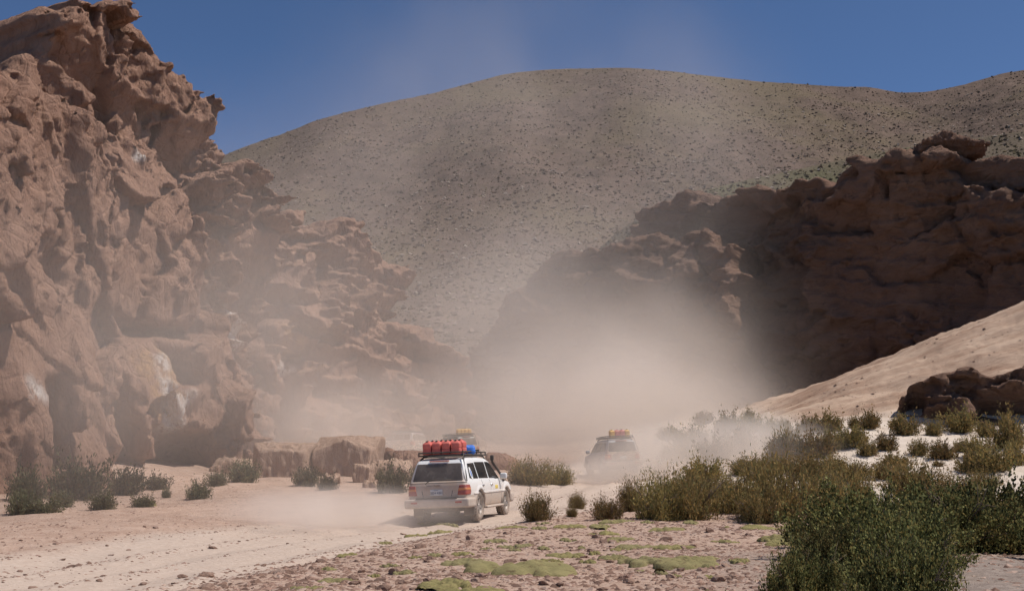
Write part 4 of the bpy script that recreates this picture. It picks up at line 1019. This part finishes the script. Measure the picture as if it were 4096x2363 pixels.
def body_paint(name, col, lower, dustk=1.0):
    m = NT(name)
    v = m.coord('Object')
    sx = m.n('SeparateXYZ'); m.t.links.new(v, sx.inputs[0])
    z, x = sx.outputs[2], sx.outputs[0]
    lowf = m.ramp(z, [(0.765, 1.0), (0.772, 0.0)])
    c = m.mix(lowf, col, lower)
    nz = m.ramp(m.noise(v, 3.0, 6, 0.65), [(0.3, 0.72), (0.65, 1.0)])
    mr = m.n('MapRange', Value=z); mr.inputs[1].default_value = 1.25; mr.inputs[2].default_value = 0.45; mr.inputs[3].default_value = 0.05; mr.inputs[4].default_value = 0.85
    rear = m.n('MapRange', Value=x); rear.inputs[1].default_value = -2.15; rear.inputs[2].default_value = -2.36; rear.inputs[3].default_value = 0.0; rear.inputs[4].default_value = 1.0
    df = m.math('MAXIMUM', m.math('MULTIPLY', mr.outputs[0], nz), m.math('MULTIPLY', rear.outputs[0], nz))
    df = m.math('MULTIPLY', df, dustk, clamp=True)
    c = m.mix(df, c, (0.55, 0.405, 0.30))
    r = m.math('MULTIPLY_ADD', df, 0.45, 0.30)
    return m.done(c, r, spec=0.4)
P_WHITE = body_paint('paint_white', (0.80, 0.79, 0.77), (0.50, 0.46, 0.42))
P_SILVER = body_paint('paint_silver', (0.33, 0.33, 0.34), (0.28, 0.26, 0.25))
P_DARK = body_paint('paint_dark_green', (0.05, 0.065, 0.055), (0.10, 0.095, 0.085))
P_GREY = body_paint('paint_grey', (0.55, 0.55, 0.56), (0.38, 0.36, 0.35))
m = NT('glass_dark')
v = m.coord()
nz = m.noise(v, 2.2, 5, 0.6)
M_GLASS = m.done(m.mix(m.ramp(nz, [(0.3, 0.22), (0.75, 0.55)]), (0.020, 0.018, 0.016), (0.34, 0.27, 0.22)), m.ramp(nz, [(0.3, 0.08), (0.7, 0.4)]), spec=0.5)
m = NT('glass_clean'); v = m.coord()
M_GLASS2 = m.done(m.mix(m.ramp(m.noise(v, 3, 4), [(0.3, 0.0), (0.8, 0.15)]), (0.015, 0.016, 0.018), (0.3, 0.25, 0.2)), 0.06, spec=0.5)
M_TAIL = plain('tail_red', (0.36, 0.035, 0.025), 0.25, spec=0.5, dust=0.30)
M_LENS = plain('lens_orange', (0.62, 0.20, 0.05), 0.3, spec=0.5, dust=0.25)
M_BLACK = plain('black_plastic', (0.025, 0.024, 0.023), 0.6, dust=0.22)
M_TYRE = plain('tyre_rubber', (0.05, 0.047, 0.045), 0.85, dust=0.85)
M_RIM = plain('rim_alloy', (0.45, 0.43, 0.41), 0.45, metallic=0.6, dust=0.55)
M_BUMP = plain('bumper_dusty', (0.52, 0.43, 0.36), 0.6, dust=0.6)
M_UNDER = plain('underside', (0.05, 0.042, 0.036), 0.9, dust=0.4)
M_CHROME = plain('chrome', (0.7, 0.69, 0.67), 0.25, metallic=0.9, dust=0.15)
M_PLATE = plain('plate_white', (0.72, 0.70, 0.68), 0.5, dust=0.2)
M_INK = plain('plate_ink', (0.03, 0.04, 0.12), 0.6)
M_LETTER = plain('badge_letter', (0.25, 0.17, 0.14), 0.6)
M_HEADL = plain('headlight_glass', (0.6, 0.6, 0.6), 0.15, spec=0.6)
def text_mesh(name, body, size):
    cu = bpy.data.curves.new(name, 'FONT'); cu.body = body; cu.size = size; cu.align_x = 'CENTER'; cu.align_y = 'CENTER'; cu.extrude = 0.002
    o = bpy.data.objects.new(name, cu); COL.objects.link(o)
    dg = bpy.context.evaluated_depsgraph_get()
    me = bpy.data.meshes.new_from_object(o.evaluated_get(dg))
    bpy.data.objects.remove(o); bpy.data.curves.remove(cu)
    me.name = name
    return me
T_PLATE = text_mesh('plate_text', '2024 RBH', 0.088)
T_PLATE2 = text_mesh('plate_country', 'BOLIVIA', 0.035)
T_BADGE = text_mesh('badge_text', 'LAND CRUISER', 0.062)
def suv(x, y, heading, paint, label, glass=None, snork=False, text=False, pitch=0.0, dz=0.0, roll=0.0):
    fx, fy = math.sin(heading), math.cos(heading)
    z = np.mean([gz(x + fx * a + fy * b, y + fy * a - fx * b) for a in (AX_R, AX_F) for b in (-0.8, 0.8)])
    zr = np.mean([gz(x + fx * AX_R + fy * b, y + fy * AX_R - fx * b) for b in (-0.8, 0.8)]); zf = np.mean([gz(x + fx * AX_F + fy * b, y + fy * AX_F - fx * b) for b in (-0.8, 0.8)])
    e = link('off_road_car', None, loc=(x, y, z + dz - 0.02), label=label, cat='car', group='off-road cars driving up the dusty track')
    e.rotation_mode = 'ZYX'
    e.rotation_euler = (roll, -math.atan2(zf - zr, AX_F - AX_R) + pitch, math.pi / 2 - heading)
    G = glass or M_GLASS
    def p(nm, key, mat, parent=e, loc=None):
        return link(nm, CM[key], parent, mat, loc)
    body = p('body', 'body', paint)
    for s in 'lr':
        p('window', 'win_q' + s, M_GLASS2); p('window', 'win_b' + s, M_GLASS2); p('window', 'win_f' + s, M_GLASS2)
        t = p('tail_light', 'tail_' + s, M_TAIL); p('lens', 'lens_' + s, M_LENS, t)
        p('headlight', 'head_' + s, M_HEADL)
        p('door_seam', 'seam_' + s, M_BLACK); p('side_moulding', 'trim_' + s, paint)
        p('side_step', 'step_' + s, M_BUMP); p('mirror', 'mirror_' + s, paint)
        p('mud_flap', 'flap_' + s, M_UNDER)
        p('door_handle', 'handle_a' + s, M_CHROME); p('door_handle', 'handle_b' + s, M_CHROME)
    p('rear_window', 'rear_glass', G); p('windscreen', 'glass_f', M_GLASS2); p('grille', 'grille', M_BLACK)
    b = p('rear_bumper', 'bumper', M_BUMP); p('bumper_step', 'pad', M_BLACK, b)
    p('reflector', 'fog_l', M_TAIL, b); p('reflector', 'fog_r', M_TAIL, b)
    p('front_bumper', 'fbumper', M_BUMP); p('underbody', 'under', M_UNDER); p('rear_axle', 'axle', M_UNDER)
    p('brake_light', 'stop', M_TAIL); p('wiper', 'wiper', M_BLACK); p('plate_recess', 'recess', M_BLACK); p('tailgate_seam', 'gate', M_BLACK)
    pl = p('number_plate', 'plate', M_PLATE)
    if text:
        for me, mt_, zz in ((T_PLATE, M_INK, 0.845), (T_PLATE2, M_INK, 0.918)):
            t = link('plate_lettering', me, pl, mt_, (-2.442, 0.02, zz)); t.rotation_euler = (math.pi / 2, 0, -math.pi / 2)
        t = link('badge_lettering', T_BADGE, e, M_LETTER, (-2.425, 0.10, 1.05)); t.rotation_euler = (math.pi / 2, 0, -math.pi / 2)
    rk = p('roof_rack', 'rack', M_BLACK); p('roof_rail', 'rail', M_BLACK)
    for ax in (AX_R, AX_F):
        for s in (1, -1):
            wq = link('wheel', CM['tyre'], e, M_TYRE, (ax, s * 0.81, 0.425)); wq.rotation_euler = (0, 0.37 * ax, 0 if s > 0 else math.pi)
            link('rim', CM['rim'], wq, M_RIM)
    if snork:
        sn = p('snorkel', 'snorkel', M_BLACK); p('air_intake', 'snorkel_head', M_BLACK, sn)
    p('antenna_cable', 'cable', M_BLACK)
    return e
# ---- jerry cans
def can_fn(x, y, z):
    b = rbox((0, 0, 0.17), (0.155, 0.135, 0.17), 0.05)(x, y, z)
    top = rbox((0, 0, 0.33), (0.10, 0.085, 0.05), 0.035)(x, y, z)
    d = smin(b, top, 0.05)
    hd = np.maximum(np.hypot((np.abs(x) - 0.0) * 0.55, z - 0.36) - 0.055, np.abs(y) - 0.022)
    d = smin(d, hd, 0.02)
    groove = np.maximum(np.abs(z - 0.17) - 0.012, -(b + 0.012))
    return np.maximum(d, -groove)
CAN = grid_mesh('jerry_can', can_fn, (-0.17, -0.15, -0.01), (0.17, 0.15, 0.44), 0.013)
CAPM = rbox_mesh('cap', (-0.075, 0.0, 0.385), (0.032, 0.032, 0.03), 0.02, 0.01)
M_RED = plain('can_red', (0.64, 0.11, 0.085), 0.5, dust=0.30)
M_YEL = plain('can_yellow', (0.72, 0.42, 0.10), 0.5, dust=0.22)
M_PINK = plain('can_faded_red', (0.58, 0.16, 0.13), 0.55, dust=0.3)
def can(car, lx, ly, mat, label, group, lz=1.925, rz=0.0):
    from mathutils import Matrix, Euler
    M = Matrix.Translation(car.location) @ car.rotation_euler.to_matrix().to_4x4()
    o = link('jerry_can', CAN, None, mat, label=label, cat='jerry can', group=group)
    o.matrix_world = M @ Matrix.Translation((lx, ly, lz)) @ Matrix.Rotation(rz, 4, 'Z')
    link('cap', CAPM, o, M_BLACK)
    return o
def place(car, o, lx, ly, lz, rz=0.0):
    from mathutils import Matrix
    M = Matrix.Translation(car.location) @ car.rotation_euler.to_matrix().to_4x4()
    o.matrix_world = M @ Matrix.Translation((lx, ly, lz)) @ Matrix.Rotation(rz, 4, 'Z')
car1 = suv(-1.46, 33.4, math.radians(15), P_WHITE, 'white off-road car with red jerry cans on its roof, nearest of all', snork=True, text=True)
H1 = math.radians(15)
names = ['leftmost', 'second from left', 'third from left', 'rightmost']
for i, ly in enumerate((0.43, 0.145, -0.14, -0.425)):
    can(car1, -1.83, ly, M_RED, f'red jerry can, {names[i]} in the rear row on the white car', 'red jerry cans on the white car', rz=0.05 * (i - 1))
    can(car1, -1.50, ly - 0.03, M_RED, f'red jerry can, {names[i]} in the second row on the white car', 'red jerry cans on the white car', lz=1.945, rz=-0.08 * (i - 2))
# blue tarp bundle and a coiled hose further forward on the rack
def tarp_fn(x, y, z):
    d = rbox((0, 0, 0.12), (0.30, 0.30, 0.13), 0.09)(x, y, z)
    return d + 0.05 * fbm(x * 5, y * 5, z * 5, 3, 3) + 0.12 * np.maximum(0, np.abs(x) * 0.6 + z - 0.2)
TARP = grid_mesh('tarpaulin', tarp_fn, (-0.36, -0.36, -0.05), (0.36, 0.36, 0.34), 0.022)
M_BLUE = plain('tarp_blue', (0.03, 0.16, 0.58), 0.45, dust=0.08)
o = link('tarpaulin', TARP, None, M_BLUE, label='folded bright blue tarpaulin bundle on the white car roof', cat='tarpaulin'); place(car1, o, -0.95, -0.40, 1.93, 0.4)
a = np.linspace(0, 6.283 * 4, 90)
V_, Q_ = tubes([np.stack([np.cos(a) * (0.22 + 0.004 * a), np.sin(a) * (0.20 + 0.003 * a), 0.02 + 0.004 * a], 1)], [0.02], 6)
o = link('hose', mesh_np('hose', V_, Q_), None, M_BLACK, label='coiled black hose on the front of the white car rack', cat='hose'); place(car1, o, -0.30, -0.36, 1.93, 0)
# stickers on the white car
STK = on_body('sticker', lambda x, y, z: np.hypot((x + 1.83) / 0.10, (z - 1.36) / 0.19) * 0.1 - 0.1, (-2.0, -0.95, 1.1), (-1.68, -0.6, 1.6), 0.010, 0.012)
STK2 = on_body('sticker', lambda x, y, z: np.hypot((x + 1.83) / 0.062, (z - 1.36) / 0.11) * 0.1 - 0.1, (-2.0, -0.95, 1.1), (-1.68, -0.6, 1.6), 0.014, 0.012)
STK3 = on_body('sticker', lambda x, y, z: np.maximum(np.abs(x - 0.42) - 0.15, np.abs(z - 0.93) - 0.06) + np.maximum(0, 0.4 + y) , (0.2, -1.0, 0.8), (0.65, -0.8, 1.05), 0.006, 0.012)
s1 = link('sticker', STK, car1, plain('sticker_white', (0.75, 0.74, 0.70), 0.5)); s1['label'] = 'oval white and blue sticker on the rear side window'
link('emblem', STK2, s1, plain('sticker_blue', (0.16, 0.24, 0.50), 0.5))
s3 = link('sticker', STK3, car1, plain('sticker_yellow', (0.75, 0.55, 0.12), 0.5)); s3['label'] = 'yellow sticker on the front door'

car2 = suv(5.35, 58.6, math.radians(-10), P_SILVER, 'silver off-road car half hidden in dust with yellow and red jerry cans')
for i, (ly, mt_, cn) in enumerate(((0.40, M_YEL, 'yellow'), (0.13, M_PINK, 'faded red'), (-0.14, M_PINK, 'faded red'), (-0.41, M_YEL, 'yellow'))):
    can(car2, -1.83, ly, mt_, f'{cn} jerry can, {names[i]} on the silver car in the dust', 'jerry cans on the silver car')
car3 = suv(-4.1, 77.5, math.radians(-28), P_DARK, 'dark off-road car with yellow jerry cans behind the white car')
for i, ly in enumerate((0.40, 0.13, -0.14, -0.41)):
    can(car3, -1.75, ly, M_YEL, f'yellow jerry can, {names[i]} on the dark car behind', 'yellow jerry cans on the dark car')
car4 = suv(-9.5, 92.5, math.radians(-50), P_GREY, 'pale grey off-road car farthest up the track, faint in dust')
# ---------------------------------------------------------------- dust raised by the cars
def dust(c, r, dens, label, nscale=0.18, lo=0.42, hi=0.62, seed=0.0, steps=22, stretch=(1, 1, 1), col=(0.985, 0.88, 0.795), flatten=None):
    bm = bmesh.new(); bmesh.ops.create_icosphere(bm, subdivisions=3, radius=1.0)
    me = bpy.data.meshes.new('dust_cloud'); bm.to_mesh(me); bm.free()
    m = NT('dust_' + label.split()[0] + str(int(seed)))
    tc = m.n('TexCoord')
    ln = m.n('VectorMath', _operation='LENGTH'); m.t.links.new(tc.outputs['Object'], ln.inputs[0])
    fall = m.n('MapRange', _interpolation_type='SMOOTHSTEP'); m.set(fall.inputs['Value'], ln.outputs['Value'])
    fall.inputs[1].default_value = 1.0; fall.inputs[2].default_value = 0.15; fall.inputs[3].default_value = 0.0; fall.inputs[4].default_value = 1.0
    gp = m.n('NewGeometry').outputs['Position']
    mp = m.n('Mapping'); m.t.links.new(gp, mp.inputs[0]); mp.inputs['Scale'].default_value = stretch; mp.inputs['Location'].default_value = (seed * 7.3, seed * 3.1, seed * 5.7)
    nz = m.noise(mp.outputs[0], nscale, 2.5, 0.55, 0.0)
    rmp = m.ramp(nz, [(lo, 0.0), (hi, 1.0)])
    d = m.math('MULTIPLY', m.math('MULTIPLY', fall.outputs[0], rmp), dens)
    pv = m.n('VolumePrincipled'); pv.inputs['Color'].default_value = (*col, 1); pv.inputs['Anisotropy'].default_value = 0.0
    m.t.links.new(d, pv.inputs['Density'])
    m.t.links.new(pv.outputs[0], m.out.inputs['Volume'])
    # automatic step is a tenth of the bounding box diagonal
    m.m.cycles.volume_step_rate = 10.0 / steps
    me.materials.append(m.m)
    o = link('dust_cloud', me, None, loc=c, label=label, kind='stuff')
    o.scale = r
    return o
dust((10.5, 55.5, 1.9), (8.0, 6.5, 3.0), 0.80, 'dense pale dust billowing behind the silver car', 0.22, 0.28, 0.58, 1, 14)
dust((4.6, 53.3, 1.0), (4.0, 2.7, 1.6), 0.95, 'dust swallowing the wheels of the silver car', 0.45, 0.22, 0.55, 8, 10)
dust((7.0, 76, 4.5), (16, 13, 8.5), 0.15, 'rolling dust filling the track beyond the silver car', 0.13, 0.32, 0.60, 2, 14)
dust((9.0, 96, 10), (22, 18, 19), 0.075, 'tall dust haze in front of the right cliff', 0.075, 0.34, 0.62, 3, 14)
dust((-11.0, 38, 5.5), (18, 13, 11), 0.050, 'thin dust hanging in front of the left cliffs', 0.11, 0.34, 0.64, 4, 14)
dust((-9.5, 80, 4.0), (14, 11, 6.5), 0.13, 'dust cloud around the farthest cars', 0.13, 0.30, 0.60, 5, 14)
dust((-4.8, 30.2, 0.35), (4.6, 3.4, 1.0), 0.70, 'low dust trailing from the white car wheels', 0.6, 0.28, 0.60, 6, 10)
dust((2, 112, 34), (36, 18, 30), 0.026, 'faint dust veil drifting up across the mountain', 0.045, 0.36, 0.64, 7, 12, (1.0, 1.0, 0.7))
dust((-10.0, 62, 9.0), (17, 18, 14), 0.030, 'broad thin dust drifting along the left cliffs', 0.07, 0.30, 0.62, 9, 12)
